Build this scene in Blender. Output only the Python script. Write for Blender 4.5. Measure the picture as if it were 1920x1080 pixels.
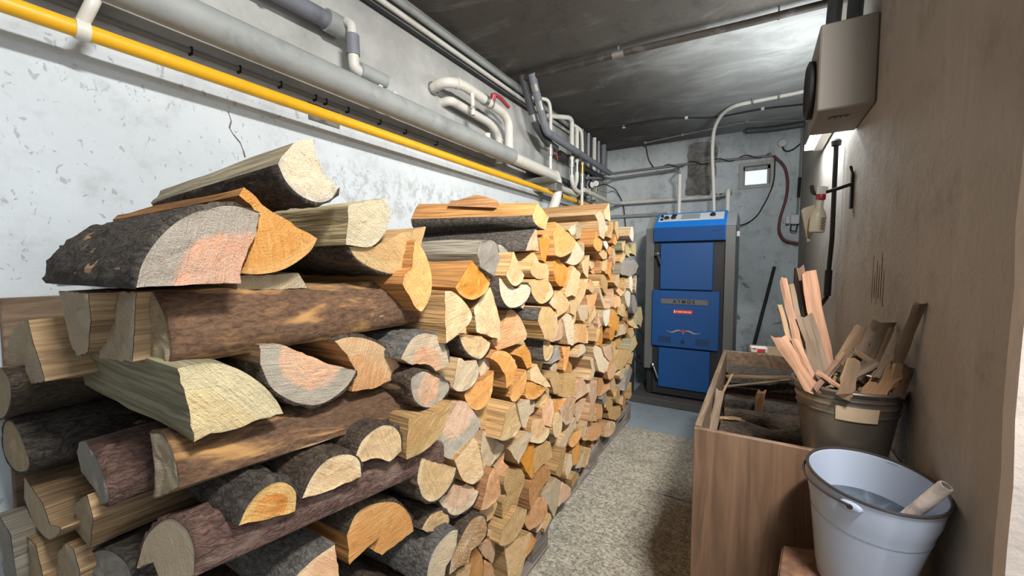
import bpy, bmesh, math, random
from mathutils import Vector, Matrix, noise
from mathutils.geometry import tessellate_polygon

for o in list(bpy.data.objects): bpy.data.objects.remove(o)
sc = bpy.context.scene
COL = sc.collection
random.seed(11)

# ------------------------------------------------------------------ camera, world, light, exposure
cam_d = bpy.data.cameras.new('camera'); cam = bpy.data.objects.new('camera', cam_d); COL.objects.link(cam)
cam_d.sensor_width = 36.0; cam_d.lens = 36.0 * 760.0 / 1920.0; cam_d.clip_start = 0.02
cam.location = (0, 0, 1.1)
YAW = 31.0851; PITCH = 3.4
cam.rotation_euler = (math.radians(90 - PITCH), 0, math.radians(YAW))
sc.camera = cam

w = bpy.data.worlds.new('sky'); sc.world = w; w.use_nodes = True
bgn = w.node_tree.nodes.get('Background') or w.node_tree.nodes.new('ShaderNodeBackground')
bgn.inputs['Color'].default_value = (0.86, 0.94, 1.0, 1); bgn.inputs['Strength'].default_value = 0.9

def area(name, loc, target, sx, sy, power, col):
    d = bpy.data.lights.new(name, 'AREA'); d.shape = 'RECTANGLE'; d.size = sx; d.size_y = sy
    d.energy = power; d.color = col
    o = bpy.data.objects.new(name, d); COL.objects.link(o); o.location = loc
    o.rotation_euler = (Vector(target) - Vector(loc)).to_track_quat('-Z', 'Y').to_euler()
    return o
# daylight falling in through the upper part of the open doorway to the right of the camera
area('daylight_doorway', (0.42, 0.14, 2.09), (-1.3, 1.45, 1.1), 0.32, 0.04, 28, (1.0, 0.975, 0.94))
k2 = area('far_stack_fill', (0.42, 0.14, 2.095), (-.85, 2.5, .75), 0.32, 0.04, 13, (1.0, 0.97, 0.92)); k2.data.spread = math.radians(80)  # added narrow beam evening out falloff on the far stack, no separate daylight source
# softer sky light through the rest of the doorway
area('skylight_doorway', (0.48, -0.22, 1.05), (-1.0, 0.5, 0.8), 0.6, 1.4, 3.2, (0.84, 0.92, 1.0))

vs = sc.view_settings
vs.view_transform = 'Standard'; vs.look = 'None'; vs.gamma = 1; vs.exposure = 0.36; vs.use_curve_mapping = False

# ------------------------------------------------------------------ helpers
def tag(o, label, cat, group=None):
    o['label'] = label; o['category'] = cat
    if group: o['group'] = group
    return o
def structure(o):
    o['kind'] = 'structure'; return o
def link(name, me, mat=None, parent=None):
    o = bpy.data.objects.new(name, me); COL.objects.link(o)
    if mat is not None and not me.materials: me.materials.append(mat)
    if parent is not None: o.parent = parent
    return o
def empty(name, loc=(0, 0, 0), rz=0.0):
    o = bpy.data.objects.new(name, None); COL.objects.link(o)
    o.empty_display_size = .05; o.location = loc; o.rotation_euler = (0, 0, rz)
    return o
def mesh(name, verts, faces, smooth=False):
    me = bpy.data.meshes.new(name); me.from_pydata([tuple(v) for v in verts], [], faces); me.update()
    if smooth:
        me.polygons.foreach_set('use_smooth', [True] * len(me.polygons))
    return me
def from_bm(name, bm, smooth=False, ang=None):
    bmesh.ops.recalc_face_normals(bm, faces=bm.faces)
    me = bpy.data.meshes.new(name); bm.to_mesh(me); bm.free()
    if smooth:
        me.polygons.foreach_set('use_smooth', [True] * len(me.polygons))
        if ang: me.set_sharp_from_angle(angle=math.radians(ang))
    return me
def box_me(name, lo, hi, bev=0.0, seg=1):
    bm = bmesh.new(); bmesh.ops.create_cube(bm, size=1)
    for v in bm.verts:
        v.co = Vector([(lo[i] + hi[i]) / 2 + v.co[i] * (hi[i] - lo[i]) for i in range(3)])
    if bev > 0: bmesh.ops.bevel(bm, geom=list(bm.edges), offset=bev, segments=seg, affect='EDGES', profile=.5)
    return from_bm(name, bm)
def box(name, lo, hi, mat, parent=None, bev=0.0, seg=1):
    return link(name, box_me(name, lo, hi, bev, seg), mat, parent)
def path(points, bend=0.03, n=5):
    P = [Vector(p) for p in points]
    if len(P) < 3 or bend <= 0: return P
    out = [P[0]]
    for i in range(1, len(P) - 1):
        a, b, c = P[i-1], P[i], P[i+1]
        d1, d2 = (a - b), (c - b)
        r = min(bend, d1.length * .48, d2.length * .48)
        p, q = b + d1.normalized() * r, b + d2.normalized() * r
        for k in range(n + 1):
            t = k / n; out.append(p * (1-t)**2 + b * 2*t*(1-t) + q * t*t)
    out.append(P[-1]); return out
def tube_me(name, pts, r, seg=12, caps=True, radii=None):
    P = [Vector(p) for p in pts]; V = []; F = []
    T = []
    for i in range(len(P)):
        a = P[max(0, i-1)]; b = P[min(len(P)-1, i+1)]; T.append((b - a).normalized())
    up = Vector((0, 0, 1)) if abs(T[0].z) < .9 else Vector((1, 0, 0))
    N = T[0].cross(up).normalized()
    for i in range(len(P)):
        if i:
            ax = T[i-1].cross(T[i])
            if ax.length > 1e-6: N = Matrix.Rotation(T[i-1].angle(T[i]), 3, ax.normalized()) @ N
        N = (N - T[i] * N.dot(T[i])).normalized(); B = T[i].cross(N)
        rr = radii[i] if radii else r
        for k in range(seg):
            a = 2 * math.pi * k / seg; V.append(P[i] + (N * math.cos(a) + B * math.sin(a)) * rr)
    for i in range(len(P) - 1):
        for k in range(seg):
            k2 = (k + 1) % seg; F.append((i*seg+k, i*seg+k2, (i+1)*seg+k2, (i+1)*seg+k))
    if caps:
        F.append(tuple(range(seg))[::-1]); F.append(tuple((len(P)-1)*seg + k for k in range(seg)))
    me = mesh(name, V, F, True); me.set_sharp_from_angle(angle=math.radians(50)); return me
def tube(name, pts, r, mat, parent=None, bend=0.03, seg=12, caps=True):
    return link(name, tube_me(name, path(pts, bend), r, seg, caps), mat, parent)
def lathe_me(name, prof, seg=32, closed=False):
    V = []; F = []
    for (r, z) in prof:
        for k in range(seg):
            a = 2*math.pi*k/seg; V.append((r*math.cos(a), r*math.sin(a), z))
    n = len(prof)
    for i in range(n - 1):
        for k in range(seg):
            k2 = (k+1) % seg; F.append((i*seg+k, i*seg+k2, (i+1)*seg+k2, (i+1)*seg+k))
    if not closed:
        if prof[0][0] > 1e-5: F.append(tuple(range(seg))[::-1])
        if prof[-1][0] > 1e-5: F.append(tuple((n-1)*seg+k for k in range(seg)))
    me = mesh(name, V, F, True); me.set_sharp_from_angle(angle=math.radians(40)); return me
def prism_me(name, pts, axis, a0, a1):
    """polygon pts in the plane across axis, extruded from a0 to a1"""
    def p3(p, a):
        return {'x': (a, p[0], p[1]), 'y': (p[0], a, p[1]), 'z': (p[0], p[1], a)}[axis]
    n = len(pts); V = [p3(p, a0) for p in pts] + [p3(p, a1) for p in pts]
    bm = bmesh.new(); vs_ = [bm.verts.new(v) for v in V]
    bm.faces.new(vs_[:n]); bm.faces.new(vs_[n:][::-1])
    for i in range(n): bm.faces.new((vs_[i], vs_[(i+1) % n], vs_[n+(i+1) % n], vs_[n+i]))
    return from_bm(name, bm)

# ------------------------------------------------------------------ materials
class NB:
    def __init__(s, name):
        s.m = bpy.data.materials.new(name); s.m.use_nodes = True; s.t = s.m.node_tree
        s.b = s.t.nodes.get('Principled BSDF')
    def n(s, typ, ins=None, **props):
        nd = s.t.nodes.new('ShaderNode' + typ)
        for k, v in props.items(): setattr(nd, k, v)
        for k, v in (ins or {}).items(): s.put(nd.inputs[k], v)
        return nd
    def put(s, sock, v):
        if isinstance(v, bpy.types.NodeSocket): s.t.links.new(v, sock)
        elif isinstance(v, (tuple, list)) and sock.type == 'RGBA': sock.default_value = tuple(v)[:3] + (1,)
        else: sock.default_value = v
    def math(s, op, a, b=0.0, c=0.0, clamp=False):
        nd = s.n('Math', operation=op, use_clamp=clamp); s.put(nd.inputs[0], a); s.put(nd.inputs[1], b); s.put(nd.inputs[2], c); return nd.outputs[0]
    def mix(s, f, a, b, mode='MIX'):
        nd = s.n('Mix', data_type='RGBA', blend_type=mode); s.put(nd.inputs[0], f); s.put(nd.inputs[6], a); s.put(nd.inputs[7], b); return nd.outputs[2]
    def noise(s, vec, scale, detail=3.0, rough=.55, dist=0.0):
        nd = s.n('TexNoise', {'Scale': scale, 'Detail': detail, 'Roughness': rough, 'Distortion': dist})
        if vec is not None: s.put(nd.inputs['Vector'], vec)
        return nd.outputs[0]
    def ramp(s, f, lo, hi):
        nd = s.n('MapRange', interpolation_type='SMOOTHSTEP'); s.put(nd.inputs[0], f); s.put(nd.inputs[1], lo); s.put(nd.inputs[2], hi); return nd.outputs[0]
    def bump(s, h, strength=.3, dist=.01):
        nd = s.n('Bump', {'Height': h, 'Strength': strength, 'Distance': dist}); s.put(s.b.inputs['Normal'], nd.outputs[0])
    def out(s, col=None, rough=None, metal=None, spec=None):
        if col is not None: s.put(s.b.inputs['Base Color'], col)
        if rough is not None: s.put(s.b.inputs['Roughness'], rough)
        if metal is not None: s.put(s.b.inputs['Metallic'], metal)
        if spec is not None: s.put(s.b.inputs['Specular IOR Level'], spec)
        return s.m
    def obj(s): return s.n('TexCoord').outputs['Object']
    def scaled(s, v, sc3, rot=None):
        nd = s.n('Mapping'); s.put(nd.inputs[0], v); nd.inputs['Scale'].default_value = sc3
        if rot: nd.inputs['Rotation'].default_value = rot
        return nd.outputs[0]
    def uv(s, name): return s.n('UVMap', uv_map=name).outputs[0]
    def rnd(s): return s.n('ObjectInfo').outputs['Random']
def mul(c, k): return tuple(min(1, v * k) for v in c)

def simple(name, col, rough=.5, metal=0.0, var=.12, scale=18, bump=.0, dirt=None, dirt_amt=.5, dscale=9):
    b = NB(name); v = b.obj()
    c = b.mix(b.noise(v, scale), mul(col, 1 - var), mul(col, 1 + var))
    if dirt: c = b.mix(b.math('MULTIPLY', b.ramp(b.noise(v, dscale, 5, .7), .5, .75), dirt_amt), c, dirt)
    if bump: b.bump(b.noise(v, scale * 4, 4), bump, .004)
    return b.out(c, rough, metal)

TONE = {  # heart, rim, rim start (share of radius), split side
 'P': ((.62,.41,.20), (.68,.51,.30), .80, (.46,.28,.12)), 'P2': ((.58,.37,.17), (.68,.50,.28), .86, (.44,.27,.12)),
 'W': ((.63,.49,.32), (.58,.48,.34), .70, (.50,.33,.17)), 'V': ((.72,.64,.52), (.66,.60,.50), .70, (.50,.36,.20)),
 'O': ((.66,.29,.07), (.72,.38,.13), .85, (.44,.21,.07)), 'O2': ((.64,.25,.06), (.72,.46,.18), .62, (.40,.20,.08)),
 'O3': ((.50,.24,.09), (.56,.32,.15), .85, (.36,.18,.08)), 'O4': ((.64,.34,.12), (.66,.40,.18), .85, (.52,.26,.09)),
 'T': ((.54,.34,.15), (.58,.40,.20), .80, (.40,.25,.11)), 'T2': ((.47,.365,.235), (.48,.40,.28), .75, (.36,.24,.13)),
 'K': ((.70,.37,.18), (.72,.48,.28), .75, (.48,.26,.12)), 'K2': ((.66,.36,.21), (.56,.45,.32), .60, (.44,.27,.14)),
 'K3': ((.60,.38,.24), (.70,.54,.38), .78, (.46,.27,.15)), 'K4': ((.70,.38,.17), (.76,.58,.34), .66, (.48,.27,.12)),
 'G': ((.31,.28,.24), (.33,.30,.25), .80, (.26,.23,.18)), 'D': ((.09,.07,.055), (.10,.08,.06), .9, (.08,.06,.05)),
 'Y': ((.60,.45,.21), (.56,.47,.27), .72, (.32,.29,.18)), 'Q': ((.50,.29,.14), (.72,.54,.36), .80, (.40,.24,.12)),
 'W2': ((.63,.49,.32), (.52,.45,.34), .74, (.34,.295,.20)), 'Y2': ((.62,.52,.34), (.60,.53,.38), .74, (.38,.31,.17)),
 'R': ((.80,.45,.30), (.41,.37,.31), .66, (.40,.25,.14)), 'R2': ((.74,.40,.22), (.37,.33,.26), .62, (.40,.25,.13)),
 'R3': ((.66,.38,.22), (.37,.33,.26), .45, (.38,.25,.14)), 'R4': ((.68,.40,.24), (.40,.36,.28), .58, (.40,.26,.15)),
}
def end_mat(t):
    h, s, thr, _ = TONE[t]; h = mul(h, 1.24); s = mul(s, 1.22); b = NB('end_grain_' + t)
    uv = b.uv('ring'); un = b.uv('norm'); rnd = b.rnd()
    wob = b.noise(uv, 26, 3)
    rad = b.n('VectorMath', {0: uv}, operation='LENGTH').outputs['Value']
    radn = b.n('VectorMath', {0: un}, operation='LENGTH').outputs['Value']
    ph = b.math('ADD', b.math('MULTIPLY', rad, 1150 if t != 'Q' else 900), b.math('MULTIPLY', wob, 13))
    ring = b.math('MULTIPLY_ADD', b.math('SINE', ph), .5, .5)
    offv = b.n('VectorMath', {0: uv, 1: b.n('CombineXYZ', {0: b.math('MULTIPLY', rnd, 5.0), 1: b.math('MULTIPLY', rnd, 9.0)}).outputs[0]}, operation='ADD').outputs[0]
    rot = b.n('VectorRotate', {'Vector': offv, 'Angle': b.math('MULTIPLY', rnd, 6.0)}, rotation_type='Z_AXIS').outputs[0]
    saw = b.noise(b.scaled(rot, (330, 22, 1)), 1.0, 4, .65, .3)
    fine = b.noise(offv, 520, 3, .7); blot = b.noise(offv, 42, 6, .7, .6); big = b.noise(offv, 13, 3, .6, .5)
    rim = b.ramp(b.math('ADD', radn, b.math('MULTIPLY_ADD', wob, .30, -.15)), thr - .04, thr + .07)
    c = b.mix(rim, h, s)
    c = b.mix(b.math('MULTIPLY', b.ramp(big, .45, .68), .45), c, mul(s, 1.12))
    c = b.mix(b.math('MULTIPLY', b.ramp(ring, .5, 1), .5 if t == 'Q' else .16), c, mul(h, .55))
    c = b.mix(b.math('MULTIPLY', b.ramp(saw, .46, .70), .50), c, mul(s, 1.28))
    c = b.mix(b.math('MULTIPLY', b.ramp(saw, .44, .26), .42), c, mul(h, .55))
    c = b.mix(b.math('MULTIPLY', b.ramp(blot, .53, .75), .48), c, mul(h, .42))
    c = b.mix(b.math('MULTIPLY', b.ramp(fine, .55, .72), .38), c, mul(h, .38))
    hs = b.n('HueSaturation', {'Color': c, 'Value': b.math('MULTIPLY_ADD', rnd, .34, .88), 'Saturation': b.math('MULTIPLY_ADD', rnd, -.14, 1.06)})
    b.bump(b.math('ADD', b.math('MULTIPLY', saw, 1.2), b.math('ADD', fine, b.math('MULTIPLY', blot, 2.2))), .9, .0045)
    return b.out(hs.outputs[0], .88, spec=.15)
def side_mat(t):
    c0 = TONE[t][3]; b = NB('split_wood_' + t); uv = b.uv('side'); rnd = b.rnd()
    off = b.n('VectorMath', {0: uv, 1: b.n('CombineXYZ', {0: b.math('MULTIPLY', rnd, 7.0), 1: b.math('MULTIPLY', rnd, 3.0)}).outputs[0]}, operation='ADD').outputs[0]
    fib = b.noise(b.scaled(off, (5, 150, 1)), 1.0, 4, .6, .4)
    big = b.noise(b.scaled(off, (3, 26, 1)), 1.0, 3, .6, .6)
    c = b.mix(b.ramp(fib, .3, .7), mul(c0, .58), mul(c0, 1.28))
    c = b.mix(b.math('MULTIPLY', b.ramp(big, .55, .75), .45), c, mul(c0, .42))
    hs = b.n('HueSaturation', {'Color': c, 'Value': b.math('MULTIPLY_ADD', rnd, .3, .85)})
    b.bump(b.math('ADD', fib, b.math('MULTIPLY', big, 1.6)), .8, .005)
    return b.out(hs.outputs[0], .82, spec=.25)
def bark_mat(k):
    lo, hi, patch = {'k': ((.042,.036,.032), (.17,.145,.12), (.22,.17,.12)), 'd': ((.055,.042,.033), (.17,.125,.09), (.26,.18,.11)),
      'g': ((.09,.085,.078), (.26,.245,.22), (.36,.32,.27)), 'r': ((.105,.062,.052), (.31,.185,.145), (.42,.30,.24)), 'w': ((.065,.038,.026), (.20,.115,.065), (.58,.32,.12))}[k]
    b = NB('bark_' + k); uv = b.uv('side'); rnd = b.rnd()
    off = b.n('VectorMath', {0: uv, 1: b.n('CombineXYZ', {0: b.math('MULTIPLY', rnd, 9.0), 1: b.math('MULTIPLY', rnd, 5.0)}).outputs[0]}, operation='ADD').outputs[0]
    wv = b.n('VectorMath', {0: off, 1: b.n('VectorMath', {0: b.n('TexNoise', {'Vector': off, 'Scale': 30.0, 'Detail': 4.0}).outputs['Color'], 1: (.05, .05, .05)}, operation='MULTIPLY').outputs[0]}, operation='ADD').outputs[0]
    v1 = b.scaled(wv, (30, 95, 1))
    vo = b.n('TexVoronoi', {'Vector': v1, 'Scale': 1.0, 'Randomness': 1.0}, feature='DISTANCE_TO_EDGE').outputs['Distance']
    n1 = b.noise(b.scaled(off, (70, 170, 1)), 1.0, 7, .75, .6); n2 = b.noise(b.scaled(off, (7, 22, 1)), 1.0, 4, .6, .8)
    c = b.mix(b.ramp(n1, .3, .72), lo, hi)
    if k != 'w': c = b.mix(b.math('MULTIPLY', b.ramp(vo, .10, .0), .55), c, mul(lo, .6))
    c = b.mix(b.math('MULTIPLY', b.ramp(n2, .56 if k != 'w' else .50, .70), .75 if k == 'w' else .5), c, patch)
    hgt = b.math('ADD', b.math('MULTIPLY', b.ramp(vo, .0, .16), .35 if k != 'w' else .05), b.math('ADD', b.math('MULTIPLY', n1, 1.4), b.math('MULTIPLY', n2, 1.3)))
    b.bump(hgt, .9 if k != 'w' else .5, .0065)
    return b.out(c, .9, spec=.2)
ENDM = {t: end_mat(t) for t in TONE}
SIDEM = {t: side_mat(t) for t in TONE}
BARKM = {k: bark_mat(k) for k in 'kdgrw'}

def wall_mat(name, base, dirt, low=None, fleck=True, amt=.5):
    b = NB(name); v = b.n('TexCoord').outputs['Object']
    n1 = b.noise(v, 2.2, 5, .6, .5); n2 = b.noise(v, 9, 6, .7); n3 = b.noise(v, 55, 4, .6); n4 = b.noise(b.scaled(v, (64, 64, 40)), 1.0, 3, .6, .5)
    c = b.mix(b.ramp(n1, .35, .7), mul(base, .93), mul(base, 1.05))
    c = b.mix(b.math('MULTIPLY', b.ramp(n2, .48, .75), amt), c, dirt)
    if fleck: c = b.mix(b.math('MULTIPLY', b.ramp(n4, .64, .69), .55), c, mul(dirt, .75))
    b.bump(b.math('ADD', b.math('MULTIPLY', n3, .5), b.math('ADD', n2, b.math('MULTIPLY', b.ramp(n4, .62, .70), -.6))), .45, .006)
    return b, v, c, n2
# left wall: white lime paint below the pipes, soot-greyed bare plaster above, peeled band near the logs
b, v, c, n2 = wall_mat('paint_left', (.60, .655, .69), (.36, .385, .40))
z = b.n('SeparateXYZ', {0: v}).outputs[2]; y = b.n('SeparateXYZ', {0: v}).outputs[1]
up = b.ramp(b.math('ADD', z, b.math('MULTIPLY_ADD', n2, .1, -.05)), 1.60, 1.72)
c = b.mix(up, c, b.mix(b.ramp(b.noise(v, 4, 5, .6), .3, .7), (.36, .36, .34), (.52, .52, .50)))
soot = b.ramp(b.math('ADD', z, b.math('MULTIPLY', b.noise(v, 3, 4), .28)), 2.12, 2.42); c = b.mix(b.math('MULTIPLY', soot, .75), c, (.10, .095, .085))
band = b.math('MULTIPLY', b.math('MULTIPLY', b.ramp(z, 1.24, 1.34), b.ramp(z, 1.53, 1.43)), b.math('MULTIPLY', b.ramp(y, .75, 1.05), b.ramp(y, 2.2, 1.7)))
c = b.mix(b.math('MULTIPLY', band, b.ramp(b.noise(b.scaled(v, (1, 14, 11)), 1.6, 9, .8, .3), .46, .60)), c, (.40, .425, .43))
M_left = b.out(c, .9, spec=.2)
b, v, c, n2 = wall_mat('paint_back', (.56, .60, .61), (.27, .285, .285), amt=.75)
z = b.n('SeparateXYZ', {0: v}).outputs[2]
pe = b.math('MULTIPLY', b.ramp(b.noise(v, 5, 7, .7, .8), .56, .60), b.ramp(z, 1.25, .95))
c = b.mix(pe, c, (.24, .24, .225)); c = b.mix(b.math('MULTIPLY', b.ramp(b.math('ADD', z, b.math('MULTIPLY', b.noise(v, 4, 4), .3)), 2.15, 2.45), .6), c, (.12, .12, .115))
M_back = b.out(c, .9, spec=.2)
b, v, c, n2 = wall_mat('paint_right', (.37, .335, .295), (.25, .22, .19), fleck=False, amt=.7)
st = b.noise(b.scaled(v, (1, 9, 1.3)), 1.5, 5, .65, .6); c = b.mix(b.math('MULTIPLY', b.ramp(st, .5, .72), .45), c, (.45, .415, .375))
M_right = b.out(c, .9, spec=.2)
b, v, c, n2 = wall_mat('ceiling_soot_lamp_pool', (.105, .094, .083), (.048, .043, .038), fleck=False, amt=.7)
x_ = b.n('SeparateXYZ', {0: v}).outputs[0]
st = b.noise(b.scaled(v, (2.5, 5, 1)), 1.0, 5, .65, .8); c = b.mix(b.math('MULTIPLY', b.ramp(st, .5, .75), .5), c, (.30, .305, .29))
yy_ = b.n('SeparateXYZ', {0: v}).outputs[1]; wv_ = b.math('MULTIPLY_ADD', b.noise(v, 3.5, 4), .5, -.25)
lamp_pool = b.math('MULTIPLY', b.ramp(b.math('ADD', yy_, b.math('MULTIPLY', wv_, .15)), 2.16, 2.34), b.ramp(b.math('ADD', x_, wv_), -.95, .15))  # bright pool of lamp light at the far right, painted into the ceiling colour
c = b.mix(b.math('MULTIPLY', lamp_pool, .8), c, b.mix(b.ramp(st, .35, .7), (.34, .35, .34), (.52, .53, .52)))
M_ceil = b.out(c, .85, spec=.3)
b, v, c, n2 = wall_mat('floor_concrete', (.24, .28, .31), (.14, .16, .17), fleck=False, amt=.6); M_floor = b.out(c, .75)
b = NB('speckled_mat'); v = b.obj(); n1 = b.noise(b.scaled(v, (75, 105, 75)), 1.0, 4, .75, .8); n3 = b.noise(b.scaled(v, (55, 38, 55)), 1.0, 3, .8, 1.2); n2 = b.noise(v, 5, 4)
c = b.mix(b.ramp(n1, .40, .62), (.20, .182, .145), (.56, .515, .415)); c = b.mix(b.math('MULTIPLY', b.ramp(n3, .5, .66), .5), c, (.70, .65, .54)); c = b.mix(b.math('MULTIPLY', b.ramp(n2, .45, .75), .35), c, (.16, .145, .12))
b.bump(n1, .8, .006); M_matfloor = b.out(c, .95, spec=.1)
b = NB('bare_mortar'); v = b.obj(); n1 = b.noise(v, 14, 6, .7, .6); c = b.mix(b.ramp(n1, .3, .7), (.10, .095, .085), (.29, .275, .25)); b.bump(n1, 1.0, .02); M_mortar = b.out(c, .95)
M_yellow = simple('yellow_gas_paint', (.80, .42, .012), .38, var=.06, scale=30, dirt=(.50, .26, .03), dirt_amt=.4)
M_grey_ins = simple('grey_pipe_paint', (.30, .315, .305), .55, var=.16, scale=14, dirt=(.16, .165, .16), dirt_amt=.6, bump=.25)
M_ins_blue = simple('bluegrey_insulation', (.17, .18, .205), .6, var=.12, scale=25, dirt=(.07, .07, .075), dirt_amt=.6)
M_ins_dark = simple('dark_insulation', (.055, .06, .065), .6, var=.2, scale=20)
M_white_pipe = simple('white_pipe_paint', (.64, .62, .56), .42, var=.06, scale=16, dirt=(.36, .30, .22), dirt_amt=.4)
M_ivory = simple('ivory_plastic', (.60, .585, .53), .45, var=.06)
M_galv = simple('zinc_metal', (.42, .42, .41), .38, .85, var=.2, scale=30, dirt=(.16, .15, .14), dirt_amt=.6)
M_steel = simple('chrome_metal', (.62, .62, .60), .22, 1.0, var=.06)
M_brass = simple('brass_metal', (.42, .28, .10), .35, .9, var=.15)
M_rust = simple('rusty_pipe', (.045, .036, .03), .7, .2, var=.4, scale=22, dirt=(.30, .28, .25), dirt_amt=.35, dscale=12, bump=.3)
M_red = simple('red_handle', (.30, .02, .03), .35, var=.1)
M_redhose = simple('dark_red_hose', (.14, .03, .03), .5, var=.1)
M_black = simple('black_rubber', (.014, .014, .015), .7, var=.3)
M_blackmetal = simple('black_iron', (.016, .015, .016), .75, .0, var=.3)
M_cable_grey = simple('grey_cable', (.22, .21, .195), .6, var=.15)
M_box = simple('box_beige', (.235, .212, .185), .6, var=.05, dirt=(.17, .153, .133), dirt_amt=.4)
M_blue = simple('boiler_blue', (.005, .060, .215), .42, var=.06, scale=8)
M_bluelight = simple('boiler_blue_panel', (.012, .20, .68), .30, var=.04, scale=8)
M_bgrey = simple('boiler_grey', (.135, .135, .13), .42, .2, var=.08)
M_bdark = simple('boiler_black', (.016, .016, .018), .5, var=.2)
M_plate = simple('panel_plate', (.62, .64, .64), .4, var=.03)
M_screen = simple('panel_display', (.33, .345, .34), .25, var=.02)
M_emblem = simple('emblem_silver', (.42, .38, .36), .35, .4, var=.1)
M_redlabel = simple('red_label', (.55, .035, .02), .5, var=.05)
M_whitelab = simple('white_print', (.75, .70, .66), .6, var=.03)
M_wframe = simple('window_frame_paint', (.40, .39, .36), .6, var=.1, dirt=(.18, .17, .15), dirt_amt=.6, dscale=14)
M_enamel = simple('white_enamel', (.42, .475, .58), .16, var=.03, scale=6, dirt=(.32, .36, .44), dirt_amt=.3)
M_rim = simple('enamel_rim_dark', (.035, .03, .03), .4, var=.3)
M_bucket = simple('zinc_bucket', (.26, .235, .20), .34, .75, var=.25, scale=13, dirt=(.09, .08, .07), dirt_amt=.7, bump=.1)
M_tape = simple('masking_tape', (.52, .40, .27), .7, var=.1, scale=60)
M_leather = simple('pouch_card', (.38, .34, .26), .7, var=.1)
M_bottle = simple('cream_bottle', (.52, .49, .38), .4, var=.05)
M_paper = simple('white_paper', (.66, .66, .66), .7, var=.05)
M_card = simple('cardboard', (.28, .19, .11), .8, var=.12)
M_plinth = simple('dark_plinth', (.055, .052, .048), .9, var=.3, scale=20, bump=.4)
M_outside = simple('pale_paving', (.66, .58, .55), .8, var=.08)
M_jamb = simple('door_jamb_plaster', (.60, .52, .46), .9, var=.15, bump=.5)
b = NB('bucket_water'); b.put(b.b.inputs['Transmission Weight'], .45); b.put(b.b.inputs['IOR'], 1.33); b.bump(b.noise(b.obj(), 30, 2), .05, .01); M_water = b.out((.20, .25, .31), .04)
b = NB('window_glass'); b.put(b.b.inputs['Transmission Weight'], 1.0); b.put(b.b.inputs['IOR'], 1.1); M_glass = b.out((.95, .98, 1), .02)
b = NB('lamp_glow'); b.put(b.b.inputs['Emission Color'], (.9, .97, 1.0)); b.put(b.b.inputs['Emission Strength'], 9.0); M_lamp = b.out((.9, .9, .9), .4)
def wood_obj(name, c0, sc3=(4, 60, 60), rough=.75, dirt=None):
    b = NB(name); v = b.obj(); rnd = b.rnd()
    off = b.n('VectorMath', {0: v, 1: b.n('CombineXYZ', {0: b.math('MULTIPLY', rnd, 7.0), 1: b.math('MULTIPLY', rnd, 3.0), 2: rnd}).outputs[0]}, operation='ADD').outputs[0]
    f = b.noise(b.scaled(off, sc3), 1.0, 4, .6, .5); g = b.noise(b.scaled(off, tuple(s * .2 for s in sc3)), 1.0, 4, .6, .6)
    c = b.mix(b.ramp(f, .3, .7), mul(c0, .62), mul(c0, 1.25)); c = b.mix(b.math('MULTIPLY', b.ramp(g, .5, .75), .5), c, dirt or mul(c0, .45))
    hs = b.n('HueSaturation', {'Color': c, 'Value': b.math('MULTIPLY_ADD', rnd, .3, .85)})
    b.bump(b.math('ADD', f, g), .6, .004); return b.out(hs.outputs[0], rough, spec=.3)
M_ply = wood_obj('plywood_brown', (.165, .098, .060), (30, 30, 2.5), .5, (.15, .085, .05))
M_plank = wood_obj('old_plank', (.19, .13, .085), (60, 5, 60))
M_pallet = wood_obj('pallet_wood', (.23, .195, .17), (60, 4, 60), .85)
M_kind_pink = wood_obj('kindling_pink', (.30, .165, .10), (70, 70, 5))
M_kind_tan = wood_obj('kindling_tan', (.235, .15, .085), (70, 70, 5))
M_kind_grey = wood_obj('kindling_grey', (.165, .118, .08), (70, 70, 5))
M_kind_dark = wood_obj('kindling_brown', (.13, .075, .05), (70, 70, 5))
M_kind_or = wood_obj('kindling_orange', (.27, .145, .07), (70, 70, 5))
M_block = wood_obj('block_wood', (.22, .12, .075), (40, 40, 6))

# ------------------------------------------------------------------ the room
XL, XR, YB, YN, ZC = -1.337, .29, 4.1, -1.6, 2.245
structure(box('floor', (XL - .2, YN - .2, -.12), (XR + .0, YB + .2, 0), M_floor))
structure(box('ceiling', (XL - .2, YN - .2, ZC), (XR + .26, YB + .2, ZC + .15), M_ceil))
structure(box('wall_left', (XL - .2, YN - .2, -.12), (XL, YB + .2, ZC), M_left))
structure(box('wall_front', (XL, YN - .2, 0), (XR, YN, ZC), M_right))
# back wall with the small window opening
WX0, WX1, WZ0, WZ1 = -.128, .078, 1.775, 1.945
def slab_with_hole(name, axis_lo, lo, hi, hole, mat):
    """wall in the xz plane from y=lo[1] to hi[1] with a rectangular opening"""
    bm = bmesh.new()
    x0, y0, z0 = lo; x1, y1, z1 = hi; hx0, hx1, hz0, hz1 = hole
    for (a0, a1, c0, c1) in ((x0, hx0, z0, z1), (hx1, x1, z0, z1), (hx0, hx1, z0, hz0), (hx0, hx1, hz1, z1)):
        m = bmesh.ops.create_cube(bm, size=1)
        for v in m['verts']:
            v.co = Vector(((a0+a1)/2 + v.co.x*(a1-a0), (y0+y1)/2 + v.co.y*(y1-y0), (c0+c1)/2 + v.co.z*(c1-c0)))
    return link(name, from_bm(name, bm), mat)
wb = structure(slab_with_hole('wall_back', None, (XL - .2, YB, -.12), (XR + .26, YB + .22, ZC), (WX0, WX1, WZ0, WZ1), M_back))
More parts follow.
